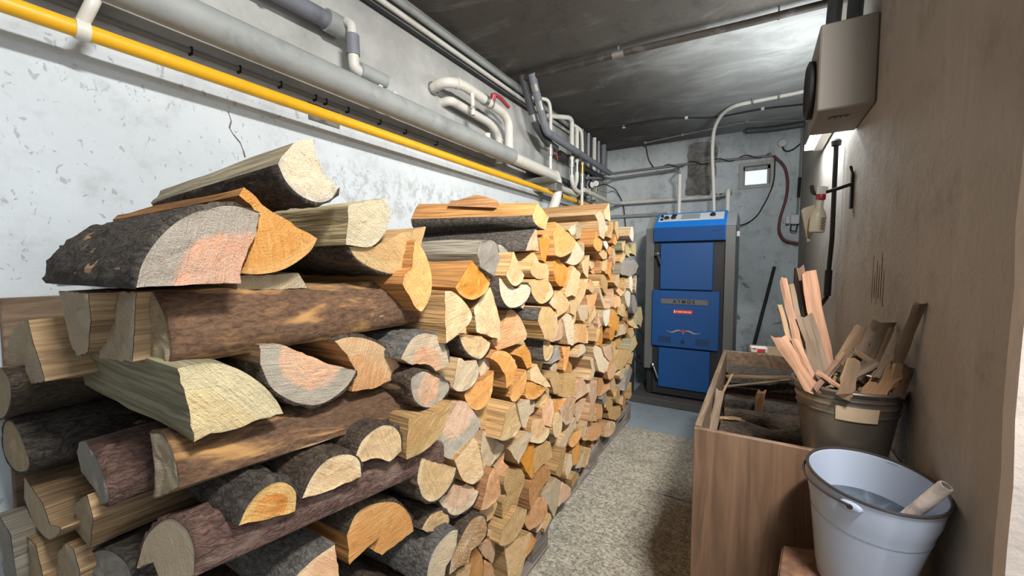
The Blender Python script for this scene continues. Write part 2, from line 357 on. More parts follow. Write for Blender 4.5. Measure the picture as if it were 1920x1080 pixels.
# bare mortar where a flue opening was walled up
bm = bmesh.new(); P = [(-.565, 2.19), (-.50, 2.205), (-.42, 2.198), (-.34, 2.175), (-.325, 2.10), (-.342, 2.02), (-.338, 1.90), (-.36, 1.80), (-.385, 1.722), (-.47, 1.728), (-.59, 1.732), (-.583, 1.85), (-.566, 1.96), (-.58, 2.08)]
Q = []
for i in range(len(P)):
    a, c_ = P[i], P[(i+1) % len(P)]
    for k in range(4):
        t = k/4; Q.append((a[0]+(c_[0]-a[0])*t + random.uniform(-.006, .006), a[1]+(c_[1]-a[1])*t + random.uniform(-.006, .006)))
bm.free(); link('mortar_patch', prism_me('mortar_patch', Q, 'y', YB - .008, YB + .01), M_mortar, wb)
# right wall, ending at the doorway beside the camera
DY0, DY1, DZ = -.55, .757, 2.14
wr = structure(box('wall_right', (XR, DY1, -.12), (XR + .26, YB + .2, ZC), M_right))
bm = bmesh.new()
for (a0, a1, c0, c1) in ((YN - .2, DY0, -.12, ZC), (DY0, DY1, DZ, ZC)):
    m = bmesh.ops.create_cube(bm, size=1)
    for v_ in m['verts']: v_.co = Vector((XR + .13 + v_.co.x*.26, (a0+a1)/2 + v_.co.y*(a1-a0), (c0+c1)/2 + v_.co.z*(c1-c0)))
structure(link('wall_doorway', from_bm('wall_doorway', bm), M_right))
# rough plastered door reveal
N = 26; V = []; F = []
for i in range(N + 1):
    zz = DZ * i / N
    for (xx, yy) in ((XR - .004, DY1 + .03), (XR - .006, DY1 - .006), (XR + .255, DY1 - .01)):
        V.append((xx, yy + noise.noise(Vector((xx*3, zz*9, 4))) * .009, zz))
for i in range(N):
    for k in range(2): F.append((i*3+k, i*3+k+1, (i+1)*3+k+1, (i+1)*3+k))
structure(link('trim_1', mesh('trim_1', V, F), M_jamb))
structure(box('ground_outside', (XR, -6, -.16), (9, 6, -.02), M_outside))
# carpet-like floor mats in the aisle
def floor_mat(lo, hi, label):
    return tag(box('floor_mat', (lo[0], lo[1], 0), (hi[0], hi[1], .007), M_matfloor, None, .002), label, 'mat', 'floor mats in the aisle')
floor_mat((-1.15, -.6), (.25, 1.962), 'speckled grey-beige floor mat in the aisle, nearer of two')
floor_mat((-1.10, 1.970), (.22, 2.70), 'speckled grey-beige floor mat in front of boiler, farther of two')

# window in the back wall
win = structure(empty('window_1', ((WX0+WX1)/2, YB, WZ0)))
def wbar(name, x0, x1, z0, z1, y0, y1): 
    o = box(name, (x0, y0, z0), (x1, y1, z1), M_wframe, None, .002); o.parent = win; o.matrix_parent_inverse = Matrix.Translation(win.location).inverted(); return o
for (x0, x1, z0, z1) in ((WX0-.028, WX1+.026, WZ1-.004, WZ1+.026), (WX0-.028, WX1+.026, WZ0-.026, WZ0+.004), (WX0-.028, WX0+.004, WZ0, WZ1), (WX1-.004, WX1+.026, WZ0, WZ1)):
    wbar('window_frame', x0, x1, z0, z1, YB - .014, YB + .03)
for (x0, x1, z0, z1) in ((WX0, WX1, WZ1-.03, WZ1), (WX0, WX1, WZ0, WZ0+.016), (WX0, WX0+.016, WZ0, WZ1), (WX1-.026, WX1, WZ0, WZ1)):
    wbar('window_sash', x0, x1, z0, z1, YB + .05, YB + .085)
o = wbar('pane', WX0 + .01, WX1 - .02, WZ0 + .01, WZ1 - .02, YB + .064, YB + .068); o.data.materials.clear(); o.data.materials.append(M_glass)

# ------------------------------------------------------------------ firewood
# axis, plane of the visible end (mm), length, straight corners, rounded bark side, tone, bark, pith, label, group
LOGS=[
('x',-600,500,[(336,1244),(346,1262),(359,1280),(389,1293),(395,1267),(408,1245),(436,1226)],[(422,1206),(398,1198),(369,1205),(348,1222)],'W2','k',0,'topmost log at near end, black bark underneath, frayed pale end'),
('x',-580,400,[(298,1169),(294,1142),(280,1110),(272,1087),(273,1074),(213,1075),(166,1074)],[(172,1100),(187,1128),(210,1153),(237,1168),(268,1175)],'R','k',0,'thick log with dark cracked bark and pink heart ringed by grey'),
('x',-620,490,[(293,1087),(311,1131),(319,1171),(292,1195),(298,1207),(329,1181),(405,1141)],[(391,1118),(355,1093),(320,1085)],'O','n',0,'bright orange wedge log between pink-hearted log and topmost log'),
('x',-650,512,[(297,1082),(393,1085),(406,1059),(299,1061)],[],'T2','n',0,'dark log in shadow under the bright orange wedge log'),
('x',-600,502,[(450,1133),(452,1200),(532,1223)],[(546,1197),(537,1163),(504,1132)],'Y2','n',0,'greenish cream squared log end under topmost log at near end'),
('x',-610,458,[(462,1130),(517,1132),(571,1158),(646,1179),(618,1095)],[(585,1087),(559,1081),(512,1092),(478,1110)],'T','d',0,'tan log with frayed lower rim below the cream squared log'),
('x',-580,450,[(321,884),(290,886),(253,883),(231,887),(214,882),(210,924),(199,978)],[(231,978),(261,964),(292,935),(312,905)],'Y','n',0,'grey-green grained log with yellow quarter-round end at near end'),
('x',-600,464,[(303,957),(302,985),(329,982),(364,963),(405,937),(460,912)],[(443,891),(408,875),(380,875),(347,891),(317,920)],'R2','d',0,'upturned half-round log, salmon centre and grey lower rim'),
('x',-610,510,[(581,879),(542,872),(509,868),(457,875),(467,912),(447,948),(430,969)],[(462,971),(506,958),(549,927)],'K','d',0,'peach log end with rounded top right of the upturned half-round'),
('x',-550,440,[(318,749),(273,761),(243,771)],[(255,792),(275,805),(298,802),(318,779)],'O2','k',0,'half-moon log with near-black smooth bark and orange centre'),
('x',-550,506,[(429,749),(377,753),(326,764)],[(343,789),(367,803),(399,799),(424,780)],'P','d',0,'half-moon log with dark brown bark and cream face'),
('x',-550,504,[(517,756),(491,747),(461,766),(428,772),(421,787)],[(434,809),(467,821),(497,810),(514,785)],'P2','d',0,'half-moon log with notched lower edge below long worn-bark log'),
('x',-600,477,[(593,542),(514,538),(493,561),(507,579),(483,576),(443,565),(436,626)],[(455,656),(495,654),(545,629),(581,583)],'O','d',0,'orange log split up from below like a hoof'),
('x',-580,464,[(397,641),(402,582),(388,534),(318,587)],[(326,624),(359,638)],'K','g',0,'log with flaking grey bark cut off by the lower picture edge'),
('x',-580,462,[(586,1012),(570,1039),(556,1061),(562,1082),(583,1092),(589,1120),(596,1147)],[(611,1136),(626,1112),(635,1076),(628,1036),(602,1006)],'O','n',0,'tall orange leaf-shaped log end beside the frayed tan log'),
('y',205,450,[(-624,973),(-715,967),(-710,1060),(-659,1063)],[(-628,1034),(-614,999)],'T2','w',0,'long log along the pile with dark worn bark, highest at near end'),
('y',190,420,[(-810,963),(-793,1062),(-665,1064),(-670,977)],[],'T2','n',0,'greyish flat-faced log left of the highest long log'),
('y',175,420,[(-925,979),(-949,1057),(-739,1062),(-750,1025),(-802,976),(-882,959)],[],'T2','d',0,'tan-grey log end under the cracked dark bark log'),
('y',155,400,[(-988,1011),(-977,977),(-948,938),(-941,918),(-1058,896)],[(-1203,904),(-1171,958),(-1066,998)],'T2','n',0,'curved grey log end with pale split side at left edge'),
('y',250,300,[],[(-1300,1119),(-1300,1139),(-1300,1135),(-1300,1106),(-1300,1076),(-1300,1084)],'G','d',0,'small round grey log end poking out behind dark bark log'),
('y',205,440,[(-592,830),(-676,788),(-682,828),(-708,868)],[(-654,877),(-611,859)],'T2','w',0,'long log along the pile with orange patches in worn bark'),
('y',180,400,[(-798,753),(-847,764),(-920,767),(-932,796),(-902,821),(-849,835)],[(-800,825),(-757,800),(-757,774)],'G','r',0,'red-barked log with grey lumpy end left of long worn log'),
('y',150,360,[],[(-1204,794),(-1149,816),(-1100,799),(-1071,758),(-1104,732),(-1182,716),(-1234,738)],'T2','k',0,'dark rough-barked round log at left picture edge'),
('y',135,400,[(-1291,797),(-1248,900),(-1076,925)],[(-1037,910),(-1059,872),(-1150,825)],'T2','d',0,'brown log above the dark rough-barked round at left edge'),
('y',160,400,[(-1097,629),(-1195,649),(-1192,691),(-1129,691),(-1033,691),(-980,673)],[(-905,692),(-987,646)],'T2','n',0,'pale split log resting below the dark rough-barked round'),
('y',178,420,[(-999,648),(-934,713),(-823,765),(-803,737),(-863,665)],[],'T2','n',0,'grey-brown split log below the red-barked lumpy log'),
('y',135,400,[(-1210,631),(-1095,632),(-1104,549),(-1133,485),(-1249,432)],[],'G','n',0,'grey log end in the lowest left corner'),
('y',150,400,[(-1160,608),(-1038,623),(-1013,576),(-1027,522),(-1169,457)],[],'T2','d',0,'tan-grey log end second from lowest left corner'),
('y',170,400,[(-1001,610),(-946,648),(-909,651),(-892,620),(-930,551),(-1049,497)],[],'T2','n',0,'small tan log end at lower edge below grey-brown split log'),
('y',190,150,[(-943,522),(-976,572)],[(-923,623),(-829,665),(-754,663),(-763,604)],'G','k',0,'dark-barked log half hidden behind long red log at lower edge'),
('y',200,460,[(-571,724),(-658,687),(-675,704),(-723,679)],[(-699,727),(-664,758),(-626,777),(-590,775),(-571,757)],'T2','r',0,'long red-barked log with notched tan end near lower edge'),
('x',-560,460,[(784,1093),(769,1123),(778,1154),(828,1158),(852,1150),(869,1112),(847,1068)],[],'G','n',0,'weathered silver-grey log end below the long orange top log'),
('x',-622,476,[(967,1113),(948,1154),(967,1153),(1014,1136)],[],'G','n',0,'small grey four-cornered log end right of silver-grey log end'),
('x',-570,480,[(704,1048),(724,1069),(763,1108),(835,1052)],[(813,1029),(777,1017),(748,1019),(720,1032)],'O','n',0,'orange wedge log end pointing up under the silver-grey log'),
('x',-610,484,[(856,1084),(901,1060),(895,1053),(866,1072)],[],'O','n',0,'small orange thin slanting log end up and right from orange wedge under silver-grey log'),
('x',-550,520,[(644,935),(642,995),(644,1044)],[(672,1040),(710,1016),(733,992),(735,977),(717,962),(671,943)],'P','n',0,'large cream log end with straight left edge and rounded right'),
('x',-590,503,[(804,932),(791,992),(828,1019),(869,1040),(884,1018),(921,947),(921,894)],[],'P','n',0,'cream irregular log end down and right from orange wedge under silver-grey log'),
('x',-607,490,[(940,858),(911,892),(960,924),(983,967),(1002,969)],[(1030,952),(1060,921),(1079,869)],'K','n',0,'peach rounded wedge log end below heart-shaped cream log end'),
('x',-580,519,[(858,896),(818,920),(723,934)],[(739,906),(764,884),(799,867),(826,868),(851,883)],'P','d',0,'cream thin slanting log end down and right from rounded cream log end'),
('x',-620,457,[(831,959),(840,922),(803,925),(782,929)],[],'P','n',0,'small cream four-cornered log end down and right from rounded cream log end'),
('x',-570,453,[(676,885),(658,877),(631,877),(615,893),(578,904),(566,904),(537,922)],[(550,937),(573,956),(606,960),(642,950),(666,923)],'K2','g',0,'domed log end with pink streaks and jagged lower edge'),
('x',-560,489,[],[(550,879),(558,888),(582,889),(607,878),(633,863),(664,846),(671,830),(653,816),(618,808),(590,815),(563,835),(552,858)],'R3','d',0,'round grey log end with pink heart and two dark knots'),
('x',-610,444,[(689,846),(708,855),(745,847),(741,824),(723,825)],[],'W','n',0,'small whitish irregular log end up and right from round two-knot log end'),
('x',-570,443,[(686,827),(700,855),(714,888),(726,884),(746,869),(783,868)],[(791,839),(771,817),(737,808),(705,814)],'W','n',0,'whitish irregular log end right of round two-knot log end'),
('x',-600,481,[(838,802),(826,833),(828,854),(875,865),(882,823)],[],'W','n',0,'small whitish irregular log end down and right from rounded cream log end'),
('x',-574,477,[(974,810),(961,794),(954,772),(923,761),(916,798),(881,840),(846,861)],[(871,872),(912,866),(947,844)],'O','n',0,'orange irregular log end above bright cream quarter log'),
('x',-617,513,[(1150,766),(1116,767),(1078,811),(1040,826)],[(1058,843),(1099,846),(1138,812)],'O','n',0,'orange rounded wedge log end down and left from many-cornered black-barked log'),
('x',-593,490,[(967,722),(985,750),(1026,764),(1065,778)],[(1073,753),(1052,714),(1007,698),(981,706)],'O','n',0,'orange rounded wedge log end above bright cream quarter log'),
('x',-580,481,[(742,795),(789,811),(826,810),(871,821),(863,770)],[(840,742),(798,740),(767,755),(750,777)],'O','n',0,'orange rounded wedge log end up and left from bright cream quarter log'),
('x',-610,480,[(889,736),(888,673),(876,657),(846,669),(815,726),(858,730)],[],'T','n',0,'small tan irregular log end left of bright cream quarter log'),
('x',-540,460,[(524,739),(522,753),(529,815),(584,806),(646,815)],[(639,791),(615,756),(589,743),(555,737)],'T','n',0,'big squared tan log showing its split side and sawn end'),
('x',-580,441,[(619,708),(653,723),(686,763),(714,787),(742,778),(773,746),(806,704),(797,691)],[(757,666),(712,655),(689,661),(660,684)],'R4','n',0,'broad log end, pink above and grey below, beside squared tan log'),
('x',-560,455,[(572,690),(583,712),(637,677),(686,647),(679,632)],[(660,616),(629,608),(602,614),(580,635),(572,659),(568,674)],'P','d',0,'cream log end with flat top and rounded bottom, dark bark'),
('x',-630,495,[(651,674),(672,665),(697,642),(679,648)],[],'W','n',0,'small whitish thin slanting log end above flat-topped cream log end'),
('x',-570,456,[(696,657),(740,669),(774,680),(788,664),(803,594)],[(801,576),(764,572),(735,588),(715,610)],'P','n',0,'cream rounded wedge log end down and right from broad pink-and-grey log end'),
('x',-600,470,[(836,615),(849,666),(910,616),(953,584),(950,572),(889,558),(853,548),(843,580)],[],'W','n',0,'whitish irregular log end down and left from bright cream quarter log'),
('x',-612,440,[(969,559),(963,532),(999,498),(951,492),(912,538)],[],'K','n',0,'small peach irregular log end left of vivid orange narrow end'),
('x',-580,506,[(656,588),(688,599),(739,575),(752,574),(796,533)],[(769,514),(726,515),(702,523),(680,543),(658,574)],'K3','d',0,'upturned brownish log end with pale rim below flat-topped cream log'),
('x',-570,452,[(793,489),(806,512),(833,559),(854,570),(878,549),(884,482)],[(856,478),(821,478)],'O3','n',0,'brown-orange irregular log end right of pale-rimmed upturned end'),
('x',-609,461,[(949,371),(946,419),(972,426),(947,471),(949,492),(995,495),(1065,462)],[(1095,422),(1090,397),(1065,376),(1052,348),(1014,336)],'T','n',0,'large tan irregular log end left of brown tooth-shaped end'),
('x',-640,510,[(917,365),(934,385),(985,384),(990,334),(969,320),(928,341)],[],'D','n',0,'small dark irregular log end up and right from comma-shaped ringed log end'),
('x',-580,481,[(610,537),(595,552)],[(622,566),(652,560),(675,546),(686,522),(679,512),(652,517)],'P2','d',0,'small cream rounded wedge log end down and left from pale-rimmed upturned end'),
('x',-550,508,[(577,452),(616,424),(629,444),(635,458),(651,464),(670,484),(677,513)],[(658,522),(623,519),(598,504),(584,481)],'W','g',0,'pale crescent log end with wide grey bark at lower edge'),
('x',-570,491,[(797,402),(756,405),(750,381),(706,395),(676,399)],[(684,437),(714,469),(744,488),(773,486),(801,469),(818,438),(817,412)],'Q','d',(769,441),'comma-shaped log end with clear growth rings and pale rim'),
('x',-600,499,[(790,342),(784,318),(778,287),(732,320),(733,355),(743,356)],[],'T','n',0,'small tan irregular log end down and right from pale crescent log end'),
('x',-600,447,[(799,360),(820,362),(842,328),(844,300),(836,246),(782,285)],[],'O3','n',0,'brown-orange irregular log end below comma-shaped ringed log end'),
('x',-610,483,[(880,376),(906,358),(919,327),(915,283),(901,264),(858,315),(838,350),(878,338),(901,335),(880,356)],[],'K3','n',0,'small pinkish irregular log end right of comma-shaped ringed log end'),
('x',-600,481,[(846,315),(884,277),(893,262),(908,220),(908,194),(840,243)],[],'O3','n',0,'small brown-orange irregular log end down and right from comma-shaped ringed log end'),
('x',-589,510,[(903,347),(912,364),(967,362),(1018,370),(1086,324),(1068,297)],[(1029,288),(982,289),(919,314),(892,338)],'T','n',0,'tan thin slanting log end right of comma-shaped ringed log end'),
('x',-593,469,[(951,290),(1026,269),(1093,248),(1085,213),(1042,174),(999,132),(964,158)],[],'T','n',0,'large tan irregular log end right of comma-shaped ringed log end'),
('x',-633,488,[(1175,184),(1223,126),(1193,118),(1124,118),(1166,152)],[],'O','n',0,'small orange irregular log end right of comma-shaped ringed log end'),
('x',-609,500,[(1140,1253),(1169,1296),(1242,1256),(1221,1214)],[(1178,1220),(1146,1236)],'O4','k',0,'long orange split log on top with a torn splinter'),
('x',-624,500,[(1180,1221),(1202,1141),(1130,1142)],[(1143,1173)],'K3','k',0,'narrow wedge end of black-barked log below long orange top log'),
('x',-634,445,[(1325,1188),(1292,1130),(1280,1102),(1241,1114),(1219,1183)],[(1245,1197),(1291,1203)],'O','n',0,'orange rounded wedge log end below long orange top log'),
('x',-570,471,[(906,1070),(932,1101),(943,1132),(956,1133),(981,1106),(1021,1067)],[(1000,1048),(963,1039),(932,1049)],'P','n',0,'pale tall wedge end with rounded foot right of silver-grey log'),
('x',-619,466,[(1140,1082),(1163,1109),(1174,1136),(1201,1106),(1242,1102)],[(1262,1084),(1242,1055),(1193,1050),(1152,1064)],'P','n',0,'cream rounded wedge log end right of tall pale wedge end'),
('x',-580,452,[(903,1064),(931,1052),(962,1041),(977,1030),(998,1031),(1013,1041),(1040,1039)],[(1060,1027),(1048,1002),(1013,983),(966,978),(935,987),(912,1012),(904,1039)],'W','d',0,'heart-shaped cream log end with a notch in its top'),
('x',-621,505,[(1139,1040),(1167,1050),(1246,1054),(1286,1028)],[(1306,998),(1280,976),(1231,965),(1191,977),(1156,1010)],'K4','d',0,'peach rounded wedge log end right of heart-shaped cream log end'),
('x',-621,470,[(1340,1131),(1333,1170),(1325,1206),(1353,1235),(1349,1252),(1390,1239),(1462,1208),(1504,1190)],[(1488,1164),(1447,1140),(1381,1125)],'O4','n',0,'large orange irregular log end down and right from long orange top log'),
('x',-655,518,[(1485,1104),(1535,1135),(1574,1164),(1591,1199),(1734,1146)],[(1664,1108),(1580,1095)],'W','n',0,'large whitish thin flat log end down and left from orange round-bottomed end'),
('x',-648,487,[(1356,1073),(1369,1129),(1414,1130),(1437,1108),(1532,1081),(1504,1037),(1463,1011),(1424,1013),(1378,1035)],[],'O','n',0,'large orange irregular log end right of tall pale wedge end'),
('x',-642,488,[(1549,1093),(1642,1058),(1601,999),(1579,965),(1534,973),(1474,969),(1454,984),(1490,1031)],[],'P','n',0,'large cream irregular log end up and right from many-cornered black-barked log'),
('x',-662,491,[(1519,1236),(1575,1259),(1630,1267),(1635,1230),(1576,1218)],[],'W','n',0,'small whitish irregular log end up and left from orange round-bottomed end'),
('x',-680,494,[(1709,1106),(1786,1131),(1859,1142),(1856,1091),(1831,1031),(1749,1059)],[],'P','n',0,'cream irregular log end down and left from orange round-bottomed end'),
('x',-638,452,[(1384,900),(1380,926),(1305,961),(1372,993),(1417,998),(1516,944)],[(1483,916)],'K4','n',0,'peach irregular log end up and right from many-cornered black-barked log'),
('x',-587,475,[(1161,959),(1217,957),(1277,925),(1274,872),(1258,852),(1231,846),(1174,855),(1132,922)],[(1141,942)],'P','k',0,'many-cornered pale log with black bark on its upper left'),
('x',-648,459,[(1474,866),(1465,881),(1506,901),(1541,889),(1568,861),(1575,760),(1518,773)],[],'W','n',0,'whitish irregular log end right of many-cornered black-barked log'),
('x',-659,472,[(1446,882),(1486,877),(1495,859),(1479,804),(1405,801),(1442,856)],[],'K3','n',0,'small pinkish irregular log end down and right from many-cornered black-barked log'),
('x',-607,448,[(1208,843),(1253,837),(1260,820),(1284,813)],[(1281,786),(1254,767),(1228,772),(1212,802)],'P','k',0,'small cream rounded wedge log end below many-cornered black-barked log'),
('x',-663,517,[(1616,778),(1611,810),(1692,833),(1741,824),(1768,772),(1764,736),(1694,750),(1621,753)],[],'K4','n',0,'peach irregular log end down and left from chalk-white tongue end'),
('x',-666,457,[(1412,766),(1467,776),(1482,765),(1492,719),(1387,717)],[],'G','n',0,'grey irregular log end below many-cornered black-barked log'),
('x',-655,494,[(1467,769),(1552,756),(1535,701),(1506,662),(1481,675),(1492,720)],[],'O','n',0,'orange irregular log end down and right from many-cornered black-barked log'),
('x',-656,464,[(1650,691),(1677,734),(1706,741)],[(1730,724),(1726,700)],'W','k',0,'small whitish rounded wedge log end up and left from pale orange diamond end'),
('x',-611,510,[(1136,723),(1139,759),(1180,768),(1198,740),(1253,686),(1263,670),(1227,678)],[],'P','n',0,'cream thin slanting log end above smooth upright oval end'),
('x',-615,493,[(1104,683),(1110,723),(1141,718),(1235,672)],[(1213,658),(1164,654),(1118,669)],'O','n',0,'orange thin slanting log end up and left from smooth upright oval end'),
('x',-633,451,[(1309,650),(1313,619),(1227,602),(1208,611),(1246,632)],[],'T','n',0,'small tan thin slanting log end up and left from smooth upright oval end'),
('x',-607,508,[(1033,678),(1077,679),(1123,666),(1124,621),(1091,584),(1066,595),(1047,635)],[],'W','n',0,'whitish irregular log end up and right from bright cream quarter log'),
('x',-557,516,[(858,647),(874,662),(881,686),(885,710),(932,722),(946,688),(975,642)],[(950,629),(910,627),(876,637)],'P','n',0,'bright cream quarter log with wide striped tan side'),
('x',-627,512,[(1240,598),(1297,618),(1324,604),(1339,561),(1319,502),(1265,529),(1245,560)],[],'K','n',0,'peach irregular log end up and left from smooth upright oval end'),
('x',-610,486,[(1121,527),(1121,561),(1122,600),(1210,574),(1231,540),(1280,514)],[(1270,488),(1211,487)],'K4','n',0,'peach irregular log end left of smooth upright oval end'),
('x',-627,452,[],[(1374,540),(1410,518),(1420,485),(1402,455),(1360,450),(1333,468),(1328,501),(1342,531)],'P','n',0,'smooth oval cream log end standing upright'),
('x',-585,455,[(957,574),(998,588),(1048,593),(1090,574),(1059,552),(1028,524),(1013,506),(989,534)],[],'W','n',0,'whitish irregular log end up and left from vivid orange narrow end'),
('x',-621,514,[(1083,476),(1124,514),(1177,497),(1157,394),(1149,389)],[],'O','n',0,'vivid orange narrow log end between two pale slanting logs'),
('x',-622,484,[(1163,391),(1176,448),(1204,480),(1289,462),(1305,401),(1259,397)],[],'T','n',0,'tan irregular log end right of vivid orange narrow end'),
('x',-620,454,[(1115,376),(1149,384),(1185,389),(1265,387),(1307,361),(1327,317),(1300,314),(1220,316),(1119,301),(1112,341)],[],'O3','n',0,'brown-tan pointed log end like a downward tooth'),
('x',-642,511,[(1311,268),(1391,275),(1429,246),(1433,211),(1409,148),(1378,118),(1364,140),(1306,228),(1263,269)],[],'T2','n',0,'large grey-brown irregular log end down and right from brown tooth-shaped end'),
('x',-618,491,[(1143,284),(1197,301),(1229,291),(1254,256),(1255,219),(1204,203),(1145,212),(1120,249)],[],'O3','n',0,'brown-orange irregular log end below brown tooth-shaped end'),
('x',-638,486,[(1332,165),(1356,131),(1285,118),(1278,136)],[],'P','n',0,'small cream four-cornered log end below brown tooth-shaped end'),
('x',-654,470,[(1444,146),(1483,211),(1560,149),(1552,120),(1453,118)],[],'K3','n',0,'pinkish irregular log end down and right from brown tooth-shaped end'),
('x',-668,473,[(1588,169),(1672,163),(1722,130),(1712,118),(1627,118),(1610,121)],[],'T','n',0,'tan irregular log end right of brown tooth-shaped end'),
('x',-640,459,[(1375,312),(1419,320),(1424,379),(1495,351),(1467,258),(1434,255),(1381,290)],[],'T','n',0,'tan irregular log end up and right from brown tooth-shaped end'),
('x',-660,443,[(1557,292),(1597,278),(1598,230),(1541,193),(1528,232)],[],'W','n',0,'small whitish irregular log end below small orange oval end'),
('x',-669,510,[(1624,292),(1706,289),(1711,238),(1673,204),(1629,212)],[],'O','n',0,'orange irregular log end below small orange oval end'),
('x',-685,477,[(1760,194),(1808,211),(1767,135),(1714,155)],[],'T2','n',0,'small grey-brown four-cornered log end below small orange oval end'),
('x',-684,484,[(1810,118),(1841,156),(1905,175),(1854,118)],[],'P','n',0,'small cream thin slanting log end down and right from small orange oval end'),
('x',-644,466,[(1328,678),(1405,686),(1432,652),(1439,585),(1376,609),(1346,651)],[],'T','n',0,'tan irregular log end farther one up and left from tall pinkish slab end'),
('x',-649,500,[(1458,573),(1488,651),(1522,652),(1602,630),(1594,571),(1551,551),(1482,563)],[],'T','n',0,'tan irregular log end nearer one up and left from tall pinkish slab end'),
('x',-648,442,[(1382,525),(1415,574),(1478,556),(1446,517),(1402,512)],[],'O','n',0,'small orange irregular log end above smooth upright oval end'),
('x',-638,470,[(1427,531),(1482,560),(1523,559),(1569,493),(1527,445),(1484,450),(1452,476)],[],'K3','n',0,'pinkish irregular log end up and right from smooth upright oval end'),
('x',-666,442,[(1642,484),(1697,580),(1741,579),(1796,548),(1808,499),(1728,496),(1657,496)],[],'K3','n',0,'pinkish irregular log end up and left from tall pinkish slab end'),
('x',-673,450,[(1747,476),(1796,465),(1768,430),(1691,382),(1655,429),(1660,465)],[],'K3','n',0,'pinkish irregular log end down and left from tall pinkish slab end'),
('x',-672,517,[(1821,491),(1880,524),(1947,515),(1956,438),(1916,405),(1896,321),(1833,342),(1850,424)],[],'K3','n',0,'tall pinkish slab end beside a dark bark gap, low in pile'),
('x',-659,493,[(1555,414),(1624,433),(1636,390),(1578,373),(1526,333),(1455,320),(1476,372)],[],'W','n',0,'whitish thin slanting log end left of small orange oval end'),
('x',-658,474,[],[(1568,337),(1604,364),(1672,359),(1696,341),(1663,312),(1605,305)],'O','n',0,'small bright orange oval log end low in the pile'),
('x',-680,482,[(1776,331),(1840,339),(1822,295),(1791,274),(1762,285)],[],'W','n',0,'small whitish irregular log end up and right from small orange oval end'),
('x',-696,510,[(1897,293),(2027,264),(2077,226),(2078,191),(2006,177),(1868,225)],[],'K','n',0,'large peach irregular log end right of small orange oval end'),
('x',-690,468,[(1975,289),(1994,360),(2083,346),(2108,304),(2086,264),(2037,281)],[],'K','n',0,'peach irregular log end down and right from tall pinkish slab end'),
('x',-690,487,[(2148,141),(2159,190),(2198,202)],[(2257,196),(2308,165),(2290,129),(2216,118)],'Q','n',0,'ringed brown rounded wedge log end down and right from tall pinkish slab end'),
('x',-700,495,[(2171,300),(2198,337)],[(2253,332),(2312,286),(2285,266),(2230,257)],'T','n',0,'tan rounded wedge log end right of tall pinkish slab end'),
('x',-700,468,[(2308,265),(2396,235),(2452,213),(2446,166),(2368,158),(2262,204),(2242,246)],[],'T','n',0,'large tan irregular log end down and right from tall pinkish slab end'),
('x',-700,482,[(2102,366),(2204,379),(2195,329),(2143,319)],[],'G','n',0,'small grey four-cornered log end right of tall pinkish slab end'),
('x',-700,501,[(2045,500),(2107,481),(2133,445),(2062,392),(2044,400)],[],'O3','n',0,'brown-orange irregular log end up and right from tall pinkish slab end'),
('x',-700,513,[(2140,399),(2230,440),(2232,392),(2114,380)],[],'K','n',0,'small peach thin slanting log end up and right from tall pinkish slab end'),
('x',-700,452,[(2251,428),(2351,425),(2386,370),(2314,311),(2253,377)],[],'T','n',0,'tan irregular log end below pale orange diamond end'),
('x',-690,515,[],[(2306,322),(2357,350),(2419,340),(2438,309),(2380,269),(2332,282)],'T','n',0,'tan oval log end below pale orange diamond end'),
('x',-710,440,[(2509,273),(2546,254),(2534,200),(2460,237)],[],'P','n',0,'small cream four-cornered log end right of tall pinkish slab end'),
('x',-670,500,[(2090,525),(2134,549),(2204,555),(2271,506),(2250,465),(2180,456),(2126,478)],[],'K','n',0,'pale orange diamond-shaped log end low towards the far end'),
('x',-680,505,[(1922,662),(1922,686),(1954,691),(2038,657),(2066,610),(2148,563),(2122,538),(2059,523),(1979,554)],[],'W','n',0,'large whitish irregular log end up and left from pale orange diamond end'),
('x',-640,451,[(1740,571),(1778,612),(1737,665),(1755,675),(1795,660),(1798,634),(1840,594),(1812,564)],[],'W','n',0,'whitish irregular log end left of pale orange diamond end'),
('x',-690,474,[(2099,655),(2203,650),(2229,570),(2182,562),(2128,598)],[],'K3','n',0,'pinkish irregular log end above pale orange diamond end'),
('x',-680,505,[(2286,532),(2375,588),(2583,555),(2552,516),(2431,468),(2320,470)],[],'T','n',0,'large tan thin flat log end up and right from pale orange diamond end'),
('x',-700,441,[(2261,626),(2356,641),(2373,620),(2332,569),(2274,569)],[],'P','n',0,'cream irregular log end above pale orange diamond end'),
('x',-690,490,[(2208,681),(2191,727),(2231,743),(2280,728),(2268,676),(2234,665)],[],'O','n',0,'orange irregular log end nearer one below chalk-white tongue end'),
('x',-690,503,[(2009,680),(2043,761),(2096,766),(2082,693),(2057,668),(2015,672)],[],'O','n',0,'orange irregular log end farther one below chalk-white tongue end'),
('x',-658,481,[(1875,726),(1890,788),(1938,778),(1933,748),(1887,718)],[],'P','n',0,'small cream irregular log end down and left from chalk-white tongue end'),
('x',-690,498,[(2190,759),(2254,856),(2314,817),(2343,709),(2307,714)],[],'O','n',0,'orange irregular log end down and right from chalk-white tongue end'),
('x',-680,458,[(2042,854),(2097,855),(2169,853),(2152,786)],[(2101,766),(2056,806)],'V','n',0,'chalk-white tongue-shaped log end in the far half'),
('x',-700,456,[(2026,838),(2067,849),(2074,820),(2093,775),(2045,762),(2028,792)],[],'K3','n',0,'small pinkish irregular log end down and left from chalk-white tongue end'),
('x',-699,469,[(1888,823),(1987,886),(1994,837),(1947,819),(1892,793)],[],'P','n',0,'small cream thin slanting log end left of chalk-white tongue end'),
('x',-668,454,[(1787,983),(1820,1010),(1863,1012),(1901,981),(1854,960)],[],'P','n',0,'small cream irregular log end up and left from chalk-white tongue end'),
